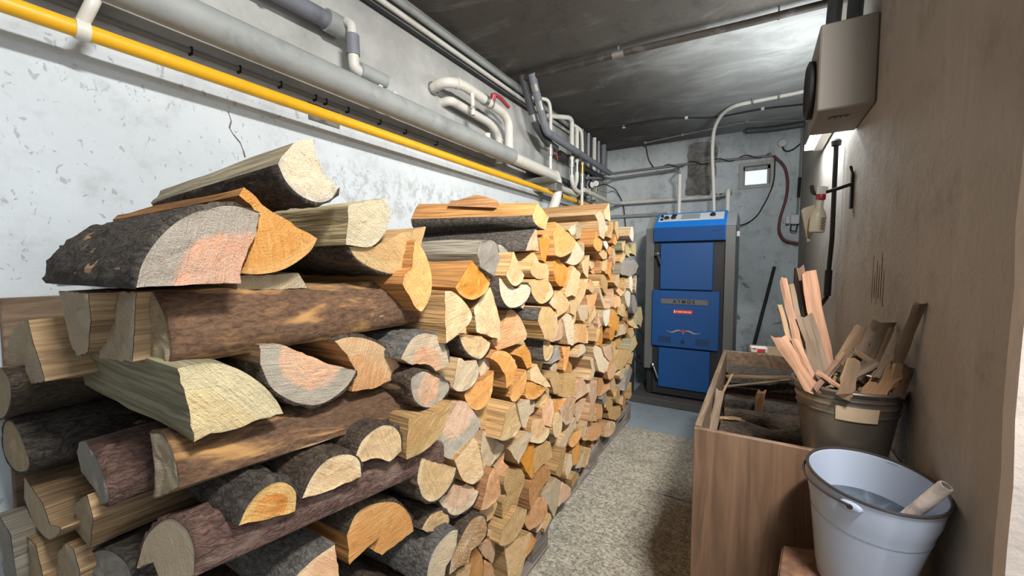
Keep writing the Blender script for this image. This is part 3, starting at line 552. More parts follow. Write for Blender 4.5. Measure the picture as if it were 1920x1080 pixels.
('x',-678,468,[(1809,954),(1876,954),(1936,961),(1906,903),(1844,851),(1827,894)],[],'K','n',0,'peach irregular log end up and left from chalk-white tongue end'),
('x',-650,516,[(1615,963),(1663,1031),(1713,1034),(1693,971),(1647,928),(1606,880),(1571,893),(1553,947)],[],'P','n',0,'cream irregular log end up and left from chalk-white tongue end'),
('x',-676,486,[(1688,897),(1696,916),(1811,908),(1808,844),(1765,832),(1727,846)],[],'W','n',0,'whitish irregular log end left of chalk-white tongue end'),
('x',-690,467,[(1986,992),(2000,1030),(2054,1010),(2046,944),(2123,905),(2138,863),(2104,861),(2038,911),(1999,951)],[],'W','n',0,'whitish thin slanting log end above chalk-white tongue end'),
('x',-680,462,[(1979,1035),(2025,1047),(2076,1039),(2142,996),(2130,967),(2094,933),(2018,975)],[],'T','n',0,'tan irregular log end down and left from pitted grey-white far end'),
('x',-690,516,[(2151,857),(2196,926),(2291,958),(2301,909),(2225,863)],[],'K3','n',0,'pinkish irregular log end above chalk-white tongue end'),
('x',-680,476,[(2275,915),(2338,911),(2355,883),(2333,847),(2240,857)],[],'K','n',0,'peach irregular log end left of round dark grey far end'),
('x',-700,518,[(2364,942),(2407,957),(2489,930),(2508,895),(2426,906)],[],'K','n',0,'small peach thin slanting log end up and left from round dark grey far end'),
('x',-690,481,[(2207,998),(2306,1034),(2414,1040),(2400,995),(2340,962),(2294,973)],[],'P','n',0,'cream irregular log end down and left from pitted grey-white far end'),
('x',-700,482,[(2427,795),(2449,855),(2514,866),(2556,846),(2502,773)],[],'P','n',0,'cream irregular log end left of round dark grey far end'),
('x',-700,512,[(2541,767),(2589,811),(2634,783),(2614,710),(2561,735)],[],'T','n',0,'tan irregular log end down and left from round dark grey far end'),
('x',-680,499,[(2451,914),(2508,936),(2567,921),(2564,851),(2533,826),(2480,873)],[],'V','n',0,'chalk-white irregular log end up and left from round dark grey far end'),
('x',-680,486,[],[(2584,895),(2681,898),(2782,865),(2829,818),(2729,786),(2610,783),(2564,826)],'G','g',0,'round dark grey log end at the far end of the pile'),
('x',-700,474,[(2751,781),(2809,780),(2852,733),(2816,683),(2756,711)],[],'Y','n',0,'yellowish irregular log end below round dark grey far end'),
('x',-700,510,[(2863,787),(2983,791),(3038,700),(2929,646),(2871,675)],[],'Y','n',0,'large yellowish irregular log end down and right from round dark grey far end'),
('x',-700,473,[(2640,658),(2734,670),(2753,628),(2682,607)],[],'P','n',0,'small cream four-cornered log end below round dark grey far end'),
('x',-690,514,[(2650,613),(2756,619),(2824,550),(2705,518),(2635,543)],[],'Y','n',0,'large yellowish irregular log end up and right from pale orange diamond end'),
('x',-700,445,[(2377,664),(2390,726),(2487,728),(2538,698),(2522,661)],[],'W','k',0,'whitish irregular log end down and right from chalk-white tongue end'),
('x',-700,474,[(2530,739),(2610,708),(2599,645),(2547,666)],[],'O3','n',0,'small brown-orange four-cornered log end down and right from chalk-white tongue end'),
('x',-700,482,[(2646,714),(2746,732),(2833,655),(2759,665)],[],'P','n',0,'cream thin slanting log end below round dark grey far end'),
('x',-700,516,[(2638,473),(2747,470),(2766,499),(2778,472),(2713,442)],[],'Y','n',0,'small yellowish thin flat log end up and right from pale orange diamond end'),
('x',-690,460,[(2449,323),(2488,390),(2652,432),(2782,368),(2658,328),(2514,305)],[],'G','n',0,'large grey thin flat log end down and right from pale orange diamond end'),
('x',-680,504,[(2354,439),(2414,467),(2489,454),(2448,406),(2401,401)],[],'W','n',0,'whitish irregular log end right of pale orange diamond end'),
('x',-700,494,[(2569,449),(2614,471),(2666,425),(2599,408)],[],'T','n',0,'small tan four-cornered log end right of pale orange diamond end'),
('x',-700,497,[(2673,296),(2708,306),(2761,204),(2689,198)],[],'P','n',0,'cream four-cornered log end down and right from pale orange diamond end'),
('x',-690,490,[(2596,462),(2648,492),(2704,481),(2661,439)],[],'P','n',0,'small cream four-cornered log end up and right from pale orange diamond end'),
('x',-680,500,[(2033,1360),(2112,1421),(2161,1333),(2066,1332)],[],'K4','w',0,'long brown top log with pointed cream end against the pipes'),
('x',-650,480,[(1807,1327),(1878,1352),(1936,1340),(1977,1302),(1974,1222),(1905,1235),(1857,1303)],[],'W','n',0,'whitish slab end with broad salmon split side under brown top log'),
('x',-710,518,[(2162,1331),(2260,1333),(2258,1298),(2175,1257)],[],'W','n',0,'whitish four-cornered log end down and right from whitish slab end'),
('x',-690,467,[(2205,1334),(2236,1330),(2237,1296),(2197,1239),(2118,1246),(2198,1288)],[],'P','n',0,'small cream irregular log end down and right from whitish slab end'),
('x',-700,472,[(2283,1299),(2296,1340),(2351,1349),(2379,1260),(2360,1238),(2330,1262)],[],'T','n',0,'tan irregular log end left of white red-barked far log'),
('x',-680,456,[(2193,1215),(2231,1266),(2258,1248),(2275,1223),(2249,1203)],[],'O','n',0,'small orange irregular log end left of white red-barked far log'),
('x',-666,444,[(1871,1262)],[(1949,1246),(1983,1209),(1978,1174),(1920,1161),(1854,1181),(1842,1206),(1863,1222)],'O','n',0,'orange round-bottomed log end below whitish slab end'),
('x',-690,457,[(2063,1213),(2112,1223),(2157,1200),(2127,1175),(2077,1197)],[],'V','n',0,'small chalk-white irregular log end right of orange round-bottomed end'),
('x',-680,513,[(1980,1154),(2045,1172),(2088,1156),(2083,1128),(2034,1124)],[],'P','n',0,'small cream irregular log end down and right from orange round-bottomed end'),
('x',-700,507,[(2161,1167),(2198,1197),(2246,1194),(2240,1164),(2201,1147)],[],'O','n',0,'small orange irregular log end down and right from orange round-bottomed end'),
('x',-700,449,[(2259,1195),(2290,1192),(2316,1134),(2291,1086),(2262,1134)],[],'K3','n',0,'small pinkish irregular log end up and left from pitted grey-white far end'),
('x',-680,488,[(2367,1227),(2429,1238),(2428,1174),(2386,1181)],[],'Y','k',0,'small yellowish four-cornered log end down and left from white red-barked far log'),
('x',-690,478,[(2468,1236),(2498,1260),(2560,1216),(2574,1140),(2499,1161)],[],'Y','n',0,'yellowish irregular log end nearer one below white red-barked far log'),
('x',-680,488,[(2560,1167),(2600,1222),(2667,1239),(2726,1207),(2720,1151)],[],'Y','n',0,'yellowish irregular log end farther one below white red-barked far log'),
('x',-650,493,[(2424,1266),(2451,1322),(2493,1325)],[(2514,1281),(2499,1236),(2451,1249)],'V','r',0,'white upright log end with red-brown bark at top far end'),
('x',-700,465,[(2418,1117),(2462,1169),(2510,1160),(2466,1094)],[],'P','n',0,'small cream four-cornered log end up and left from pitted grey-white far end'),
('x',-690,517,[(2437,1041),(2438,1103),(2497,1125),(2664,1127),(2754,1087),(2710,1042),(2595,1019),(2468,1032)],[],'G','n',0,'pitted grey-white log end at far end near the boiler'),
('x',-690,477,[(2054,1115),(2120,1123),(2129,1068),(2093,1060),(2056,1069)],[],'T','n',0,'small tan irregular log end left of pitted grey-white far end'),
('x',-700,490,[(2166,1046),(2217,1106),(2257,1115),(2246,1045),(2228,1011)],[],'O','n',0,'orange irregular log end left of pitted grey-white far end'),
('x',-700,491,[(2040,1133),(2078,1134),(2081,1069),(2059,1051)],[],'O3','n',0,'small brown-orange four-cornered log end nearer one below orange round-bottomed end'),
('x',-734,455,[(2004,1062),(2121,1090),(2129,1047),(2096,1024)],[],'O3','n',0,'small brown-orange four-cornered log end farther one below orange round-bottomed end'),
('x',-700,445,[(2486,952),(2508,1014),(2559,1007),(2566,973),(2533,898),(2497,918)],[],'P','n',0,'cream irregular log end below pitted grey-white far end'),
('x',-690,473,[(2594,947),(2598,1017),(2642,1025),(2660,985),(2640,910)],[],'V','n',0,'chalk-white irregular log end below pitted grey-white far end'),
('x',-700,501,[(2761,928),(2776,1012),(2813,1021),(2816,979),(2794,900)],[],'V','n',0,'small chalk-white irregular log end down and right from pitted grey-white far end'),
('x',-634,450,[(595,221),(630,233),(642,269),(621,297),(588,303),(562,279),(564,245)],[],'K3','n',0,'recessed small pinkish irregular log end below pale crescent log end'),
('x',-642,450,[(709,175),(758,182),(765,231),(719,250),(684,216)],[],'T','n',0,'recessed small tan irregular log end farther one below pale crescent log end'),
('x',-719,450,[(2639,161),(2656,198),(2632,233),(2592,228),(2573,188),(2599,152)],[],'O3','n',0,'recessed small brown-orange irregular log end right of tall pinkish slab end'),
('x',-737,450,[(1896,1045),(1938,1035),(1966,1067),(1949,1108),(1908,1117),(1884,1082)],[],'P','n',0,'recessed small cream irregular log end farther one below orange round-bottomed end'),
('x',-671,450,[(1306,825),(1342,800),(1381,818),(1385,856),(1352,884),(1314,866)],[],'T2','n',0,'recessed small grey-brown irregular log end below many-cornered black-barked log'),
('x',-717,450,[(2041,1314),(2003,1287),(2015,1241),(2062,1238),(2077,1284)],[],'T2','n',0,'recessed small grey-brown irregular log end below whitish slab end'),
('x',-739,450,[(1893,638),(1899,680),(1863,702),(1823,684),(1821,644),(1857,618)],[],'T','n',0,'recessed small tan irregular log end up and left from pale orange diamond end'),
('x',-688,450,[(1338,412),(1322,379),(1343,347),(1378,340),(1402,368),(1403,404),(1371,426)],[],'K3','n',0,'recessed small pinkish irregular log end right of vivid orange narrow end'),
('x',-714,450,[(1678,592),(1706,613),(1711,650),(1682,673),(1647,665),(1627,636),(1644,603)],[],'O3','n',0,'recessed small brown-orange irregular log end up and left from tall pinkish slab end'),
('x',-725,450,[(1846,751),(1863,780),(1858,813),(1822,831),(1788,810),(1787,775),(1809,751)],[],'T','n',0,'recessed small tan irregular log end down and left from chalk-white tongue end'),
('x',-681,450,[(1311,689),(1342,706),(1349,742),(1328,769),(1294,772),(1271,742),(1276,705)],[],'T','n',0,'recessed small tan irregular log end below many-cornered black-barked log'),
('x',-623,450,[(596,388),(591,348),(621,325),(662,338),(664,380),(633,405)],[],'T2','n',0,'recessed small grey-brown irregular log end below pale crescent log end'),
('x',-647,450,[(796,146),(831,131),(859,155),(862,191),(839,213),(800,208),(784,179)],[],'P','n',0,'recessed small cream irregular log end down and right from pale crescent log end'),
('x',-741,450,[(2131,282),(2110,258),(2112,221),(2146,204),(2181,218),(2190,255),(2167,282)],[],'T','n',0,'recessed small tan irregular log end down and right from tall pinkish slab end'),
('x',-728,450,[(2401,1082),(2405,1117),(2376,1139),(2338,1136),(2320,1104),(2335,1070),(2371,1058)],[],'T','n',0,'recessed small tan irregular log end up and left from pitted grey-white far end'),
('x',-730,450,[(2699,947),(2748,960),(2750,1009),(2705,1027),(2677,987)],[],'T','n',0,'recessed small tan irregular log end below pitted grey-white far end'),
('x',-720,450,[(2365,763),(2402,778),(2413,820),(2380,846),(2341,832),(2336,791)],[],'T','n',0,'recessed small tan irregular log end nearer one right of chalk-white tongue end'),
('x',-727,450,[(1844,1226),(1853,1275),(1808,1298),(1774,1261),(1796,1216)],[],'T2','n',0,'recessed small grey-brown irregular log end up and left from orange round-bottomed end'),
('x',-705,450,[(1552,682),(1584,656),(1624,671),(1628,713),(1596,740),(1556,723)],[],'T','n',0,'recessed small tan irregular log end down and right from many-cornered black-barked log'),
('x',-726,450,[(2105,733),(2098,697),(2120,668),(2156,670),(2178,696),(2172,733),(2140,747)],[],'T','n',0,'recessed small tan irregular log end nearer one below chalk-white tongue end'),
('x',-620,450,[(678,162),(660,210),(612,210),(599,162),(635,133)],[],'P','n',0,'recessed small cream irregular log end below pale crescent log end'),
('x',-614,450,[(908,390),(931,419),(919,454),(886,467),(853,453),(851,416),(871,389)],[],'T','n',0,'recessed small tan irregular log end right of pale-rimmed upturned end'),
('x',-724,450,[(1987,801),(1946,773),(1961,727),(2010,727),(2029,772)],[],'K3','n',0,'recessed small pinkish irregular log end down and left from chalk-white tongue end'),
('x',-736,450,[(1942,589),(1900,610),(1867,579),(1884,535),(1935,539)],[],'T2','n',0,'recessed small grey-brown irregular log end left of pale orange diamond end'),
('x',-706,450,[(1788,342),(1820,356),(1826,391),(1806,417),(1771,418),(1749,392),(1758,357)],[],'K3','n',0,'recessed small pinkish irregular log end down and left from tall pinkish slab end'),
('x',-737,450,[(2036,413),(2017,446),(1983,449),(1957,423),(1958,389),(1989,365),(2025,381)],[],'T','n',0,'recessed small tan irregular log end up and right from tall pinkish slab end'),
('x',-735,450,[(2567,563),(2600,587),(2600,621),(2576,649),(2537,642),(2519,611),(2533,575)],[],'P','n',0,'recessed small cream irregular log end down and right from chalk-white tongue end'),
('x',-658,450,[(1066,163),(1080,132),(1117,125),(1142,152),(1138,186),(1110,207),(1074,195)],[],'T','n',0,'recessed small tan irregular log end right of comma-shaped ringed log end'),
('x',-684,450,[(1633,496),(1652,525),(1633,559),(1600,565),(1572,546),(1572,508),(1598,484)],[],'K3','n',0,'recessed small pinkish irregular log end left of tall pinkish slab end'),
('x',-709,450,[(1784,977),(1760,1003),(1724,1005),(1704,977),(1711,940),(1743,924),(1776,940)],[],'P','n',0,'recessed small cream irregular log end up and left from chalk-white tongue end'),
('x',-715,450,[(2486,130),(2528,134),(2538,174),(2512,205),(2470,197),(2460,158)],[],'K3','n',0,'recessed small pinkish irregular log end down and right from tall pinkish slab end'),
('x',-715,450,[(1990,537),(1960,520),(1954,484),(1982,459),(2018,467),(2034,495),(2024,530)],[],'T2','n',0,'recessed small grey-brown irregular log end down and left from pale orange diamond end'),
('x',-652,450,[(1340,1037),(1353,1068),(1336,1097),(1300,1108),(1273,1082),(1272,1047),(1304,1026)],[],'P','n',0,'recessed small cream irregular log end right of tall pale wedge end'),
('x',-634,450,[(650,284),(695,262),(730,292),(710,338),(662,330)],[],'T','n',0,'recessed small tan irregular log end nearer one below pale crescent log end'),
('x',-688,450,[(1674,905),(1639,906),(1613,880),(1621,846),(1650,826),(1683,842),(1695,874)],[],'T','n',0,'recessed small tan irregular log end right of many-cornered black-barked log'),
('x',-678,450,[(1466,456),(1426,451),(1408,416),(1426,385),(1466,384),(1486,420)],[],'T2','n',0,'recessed small grey-brown irregular log end below smooth upright oval end'),
('x',-723,450,[(2446,649),(2435,617),(2447,584),(2479,575),(2506,598),(2509,632),(2481,652)],[],'T','n',0,'recessed small tan irregular log end down and right from chalk-white tongue end'),
('x',-724,450,[(2453,1032),(2421,1025),(2407,994),(2422,962),(2454,956),(2482,978),(2482,1013)],[],'T','n',0,'recessed small tan irregular log end down and left from pitted grey-white far end'),
('x',-645,450,[(1256,214),(1219,187),(1236,142),(1281,146),(1297,188)],[],'K3','n',0,'recessed small pinkish irregular log end below brown tooth-shaped end'),
('x',-740,450,[(1970,351),(1927,362),(1899,327),(1930,290),(1973,305)],[],'O3','n',0,'recessed small brown-orange irregular log end below tall pinkish slab end'),
('x',-741,450,[(2203,1110),(2190,1142),(2158,1152),(2133,1128),(2128,1094),(2157,1070),(2189,1081)],[],'K3','n',0,'recessed small pinkish irregular log end down and right from orange round-bottomed end'),
('x',-723,450,[(2292,1222),(2306,1181),(2351,1178),(2366,1222),(2328,1247)],[],'T','n',0,'recessed small tan irregular log end down and left from white red-barked far log'),
('x',-722,450,[(2177,930),(2210,951),(2205,989),(2172,1004),(2140,983),(2143,945)],[],'T2','n',0,'recessed small grey-brown irregular log end above chalk-white tongue end'),
('x',-741,450,[(1803,224),(1839,212),(1871,234),(1861,270),(1826,283),(1797,262)],[],'T','n',0,'recessed small tan irregular log end nearest right of small orange oval end'),
('x',-720,450,[(2074,161),(2093,135),(2124,133),(2148,155),(2142,186),(2115,201),(2083,192)],[],'T','n',0,'recessed small tan irregular log end third right of small orange oval end'),
('x',-718,450,[(2625,276),(2607,308),(2570,304),(2555,272),(2574,243),(2610,245)],[],'K3','n',0,'recessed small pinkish irregular log end down and right from pale orange diamond end'),
('x',-729,450,[(1734,268),(1713,243),(1725,212),(1755,202),(1784,216),(1789,250),(1765,270)],[],'O3','n',0,'recessed small brown-orange irregular log end down and right from small orange oval end'),
('x',-727,450,[(1994,950),(1950,954),(1934,916),(1963,882),(2000,905)],[],'T','n',0,'recessed small tan irregular log end up and left from chalk-white tongue end'),
('x',-634,450,[(891,156),(903,127),(933,120),(959,143),(955,175),(931,190),(902,187)],[],'T2','n',0,'recessed small grey-brown irregular log end down and right from comma-shaped ringed log end'),
('x',-739,450,[(1905,154),(1919,125),(1951,124),(1974,143),(1973,176),(1947,191),(1915,182)],[],'T','n',0,'recessed small tan irregular log end down and right from small orange oval end'),
('x',-746,450,[(2659,164),(2672,134),(2698,124),(2725,137),(2732,166),(2711,189),(2680,187)],[],'T2','n',0,'recessed small grey-brown irregular log end right of tall pinkish slab end'),
('x',-743,450,[(2562,510),(2586,473),(2625,485),(2627,528),(2588,540)],[],'O3','n',0,'recessed small brown-orange irregular log end up and right from pale orange diamond end'),
('x',-733,450,[(1763,729),(1754,701),(1771,674),(1802,670),(1824,694),(1816,727),(1791,744)],[],'P','n',0,'recessed small cream irregular log end up and left from pale orange diamond end'),
('x',-717,450,[(2088,1286),(2115,1258),(2150,1274),(2148,1314),(2107,1322)],[],'P','n',0,'recessed small cream irregular log end down and right from whitish slab end'),
('x',-745,450,[(2496,446),(2521,427),(2549,438),(2561,466),(2545,493),(2516,499),(2494,476)],[],'T2','n',0,'recessed small grey-brown irregular log end up and right from pale orange diamond end'),
('x',-698,450,[(1761,340),(1732,352),(1701,333),(1707,301),(1736,285),(1765,304)],[],'K3','n',0,'recessed small pinkish irregular log end up and right from small orange oval end'),
('x',-715,450,[(1692,1045),(1713,1064),(1709,1094),(1684,1109),(1657,1099),(1644,1071),(1663,1044)],[],'K3','n',0,'recessed small pinkish irregular log end down and left from orange round-bottomed end'),
('x',-748,450,[(2280,686),(2278,658),(2300,637),(2328,643),(2342,667),(2332,695),(2306,705)],[],'T','n',0,'recessed small tan irregular log end farther one below chalk-white tongue end'),
('x',-704,450,[(1542,273),(1520,303),(1483,293),(1482,256),(1518,241)],[],'T','n',0,'recessed small tan irregular log end down and left from small orange oval end'),
('x',-718,450,[(2436,270),(2455,254),(2484,257),(2494,283),(2483,310),(2457,313),(2433,297)],[],'T2','n',0,'recessed small grey-brown irregular log end below pale orange diamond end'),
('x',-714,450,[(2382,918),(2359,897),(2363,869),(2386,853),(2411,861),(2424,888),(2410,914)],[],'P','n',0,'recessed small cream irregular log end left of round dark grey far end'),
('x',-646,450,[(1141,1015),(1105,1005),(1103,968),(1140,955),(1165,984)],[],'K3','n',0,'recessed small pinkish irregular log end down and right from heart-shaped cream log end'),
('x',-655,450,[(1068,501),(1095,493),(1116,515),(1114,542),(1091,558),(1062,549),(1054,524)],[],'K3','n',0,'recessed small pinkish irregular log end above vivid orange narrow end'),
('x',-616,450,[(972,631),(988,598),(1026,600),(1033,640),(1001,657)],[],'K3','n',0,'recessed small pinkish irregular log end right of bright cream quarter log'),
('x',-671,450,[(1342,927),(1308,943),(1278,920),(1296,886),(1331,890)],[],'K3','n',0,'recessed small pinkish irregular log end above many-cornered black-barked log'),
('x',-715,450,[(1959,964),(1981,987),(1970,1018),(1940,1024),(1920,1000),(1930,969)],[],'O3','n',0,'recessed small brown-orange irregular log end farther one up and left from chalk-white tongue end'),
('x',-616,450,[(1042,811),(1007,829),(980,799),(1002,768),(1039,774)],[],'T2','n',0,'recessed small grey-brown irregular log end down and left from many-cornered black-barked log'),
('x',-709,450,[(1574,1176),(1574,1209),(1545,1221),(1517,1207),(1518,1175),(1545,1160)],[],'K3','n',0,'recessed small pinkish irregular log end left of orange round-bottomed end'),
('x',-704,450,[(1848,1174),(1834,1197),(1808,1203),(1789,1189),(1786,1160),(1808,1146),(1833,1149)],[],'T2','n',0,'recessed small grey-brown irregular log end down and left from orange round-bottomed end'),
('x',-728,450,[(2001,1070),(2031,1090),(2026,1124),(1988,1127),(1971,1095)],[],'P','n',0,'recessed small cream irregular log end nearer one below orange round-bottomed end'),
('x',-669,450,[(1169,782),(1199,795),(1206,825),(1182,846),(1154,834),(1146,804)],[],'P','n',0,'recessed small cream irregular log end down and left from many-cornered black-barked log'),
('x',-718,450,[(1809,554),(1805,524),(1828,506),(1856,517),(1861,546),(1838,567)],[],'K3','n',0,'recessed small pinkish irregular log end up and left from tall pinkish slab end'),
('x',-731,450,[(2459,356),(2464,381),(2448,398),(2421,399),(2406,378),(2413,354),(2438,345)],[],'P','n',0,'recessed small cream irregular log end down and right from pale orange diamond end'),
('x',-694,450,[(1589,483),(1556,471),(1558,436),(1590,426),(1610,454)],[],'K3','n',0,'recessed small pinkish irregular log end up and right from smooth upright oval end'),
('x',-704,450,[(1694,154),(1720,167),(1725,195),(1703,214),(1677,203),(1672,173)],[],'T2','n',0,'recessed small grey-brown irregular log end below small orange oval end'),
('x',-662,450,[(1345,573),(1357,547),(1386,544),(1402,569),(1390,595),(1362,597)],[],'T2','n',0,'recessed small grey-brown irregular log end above smooth upright oval end'),
('x',-716,450,[(2462,774),(2432,786),(2407,764),(2422,736),(2456,740)],[],'T','n',0,'recessed small tan irregular log end farther one right of chalk-white tongue end'),
('x',-637,450,[(1171,646),(1149,621),(1164,590),(1196,597),(1203,629)],[],'T2','n',0,'recessed small grey-brown irregular log end up and left from smooth upright oval end'),
('x',-729,450,[(2206,797),(2222,816),(2216,841),(2193,851),(2171,842),(2166,817),(2181,797)],[],'T2','n',0,'recessed small grey-brown irregular log end up and right from chalk-white tongue end'),
('x',-737,450,[(2286,492),(2263,482),(2256,460),(2269,441),(2292,438),(2311,454),(2308,479)],[],'K3','n',0,'recessed small pinkish irregular log end below pale orange diamond end'),
('x',-678,450,[(1459,662),(1475,686),(1461,712),(1434,712),(1419,690),(1430,665)],[],'T2','n',0,'recessed small grey-brown irregular log end up and left from tall pinkish slab end'),
('x',-729,450,[(2010,850),(2037,854),(2048,880),(2035,901),(2005,901),(1994,874)],[],'O3','n',0,'recessed small brown-orange irregular log end nearer one up and left from chalk-white tongue end'),
('x',-719,450,[(1996,147),(2009,122),(2036,126),(2052,149),(2036,174),(2007,171)],[],'T','n',0,'recessed small tan irregular log end second right of small orange oval end'),
('x',-630,450,[(1116,300),(1091,311),(1068,294),(1074,266),(1098,258),(1122,273)],[],'T','n',0,'recessed small tan irregular log end below brown tooth-shaped end'),
('x',-605,450,[],[(191,318),(235,309),(269,337),(265,380),(229,410),(184,391),(169,353)],'T','d',0,'plain log end low at the near end below the picture edge','low logs at the near end'),
('x',-605,450,[],[(476,359),(418,341),(417,280),(474,260),(509,306)],'T','d',0,'plain log end low at the near end below the picture edge','low logs at the near end'),
('x',-605,450,[],[(660,259),(608,287),(564,243),(594,192),(651,199)],'K3','d',0,'plain log end low at the near end below the picture edge','low logs at the near end'),
('x',-605,450,[],[(297,179),(340,176),(367,214),(354,258),(315,274),(277,252),(270,211)],'O3','d',0,'plain log end low at the near end below the picture edge','low logs at the near end'),
('x',-605,450,[],[(399,437),(388,479),(344,489),(307,466),(305,422),(336,392),(382,398)],'P','d',0,'plain log end low at the near end below the picture edge','low logs at the near end'),
('x',-605,450,[],[(500,488),(451,460),(464,402),(524,400),(542,452)],'T','d',0,'plain log end low at the near end below the picture edge','low logs at the near end'),
('x',-605,450,[],[(451,207),(465,147),(524,146),(542,201),(500,240)],'P','d',0,'plain log end low at the near end below the picture edge','low logs at the near end'),
('x',-605,450,[],[(608,308),(646,355),(608,404),(552,388),(548,328)],'O3','d',0,'plain log end low at the near end below the picture edge','low logs at the near end'),
('x',-605,450,[],[(291,368),(277,316),(317,282),(364,300),(371,348),(338,377)],'T','d',0,'plain log end low at the near end below the picture edge','low logs at the near end'),
('x',-605,450,[],[(198,216),(174,179),(192,135),(242,134),(271,173),(247,214)],'T2','d',0,'plain log end low at the near end below the picture edge','low logs at the near end'),
('x',-605,450,[],[(215,478),(206,441),(235,413),(273,425),(284,464),(253,493)],'T2','d',0,'plain log end low at the near end below the picture edge','low logs at the near end'),
('x',-605,450,[],[(359,175),(365,139),(398,122),(429,137),(438,171),(418,199),(385,202)],'P','d',0,'plain log end low at the near end below the picture edge','low logs at the near end'),
('x',-605,450,[],[(585,120),(611,142),(603,171),(575,181),(550,163),(555,132)],'K3','d',0,'plain log end low at the near end below the picture edge','low logs at the near end'),
('x',-605,450,[],[(233,291),(208,278),(200,254),(219,234),(244,232),(260,253),(255,279)],'K3','d',0,'plain log end low at the near end below the picture edge','low logs at the near end'),
('x',-605,450,[],[(452,399),(435,421),(411,418),(396,398),(400,372),(424,363),(447,375)],'T','d',0,'plain log end low at the near end below the picture edge','low logs at the near end'),
('x',-605,450,[],[(550,255),(568,271),(571,296),(551,312),(525,306),(516,285),(524,263)],'P','d',0,'plain log end low at the near end below the picture edge','low logs at the near end')
]

def crom(p0, p1, p2, p3, t):
    return tuple(.5*((2*p1[j])+(-p0[j]+p2[j])*t+(2*p0[j]-5*p1[j]+4*p2[j]-p3[j])*t*t+(-p0[j]+3*p1[j]-3*p2[j]+p3[j])*t**3) for j in (0, 1))
def outline(c, a, step):
    """closed outline as [(point, starts_bark_edge)]"""
    out = []
    if not c:
        n = len(a); k_ = 5 if step < .012 else 3
        for i in range(n):
            for k in range(k_): out.append((crom(a[i-1], a[i], a[(i+1) % n], a[(i+2) % n], k/k_), True))
        return out
    ns = len(c) - 1 if a else len(c)
    for i in range(ns):
        p, q = c[i], c[(i+1) % len(c)]
        L_ = math.hypot(q[0]-p[0], q[1]-p[1]); n = max(1, int(L_/step))
        for k in range(n):
            t = k/n; jit = 0 if k == 0 else step*.16
            out.append(((p[0]+(q[0]-p[0])*t + random.uniform(-jit, jit), p[1]+(q[1]-p[1])*t + random.uniform(-jit, jit)), False))
    if a:
        ch = [c[-1]] + list(a) + [c[0]]; k_ = 5 if step < .012 else 3
        for i in range(len(ch) - 1):
            p1, p2 = ch[i], ch[i+1]
            p0 = ch[i-1] if i else (2*p1[0]-p2[0], 2*p1[1]-p2[1]); p3 = ch[i+2] if i+2 < len(ch) else (2*p2[0]-p1[0], 2*p2[1]-p1[1])
            for k in range(k_): out.append((crom(p0, p1, p2, p3, k/k_), True))
    return out
def set_uv(me, name, per_loop):
    l = me.uv_layers.new(name=name); flat = []
    for u in per_loop: flat.extend(u)
    l.data.foreach_set('uv', flat)
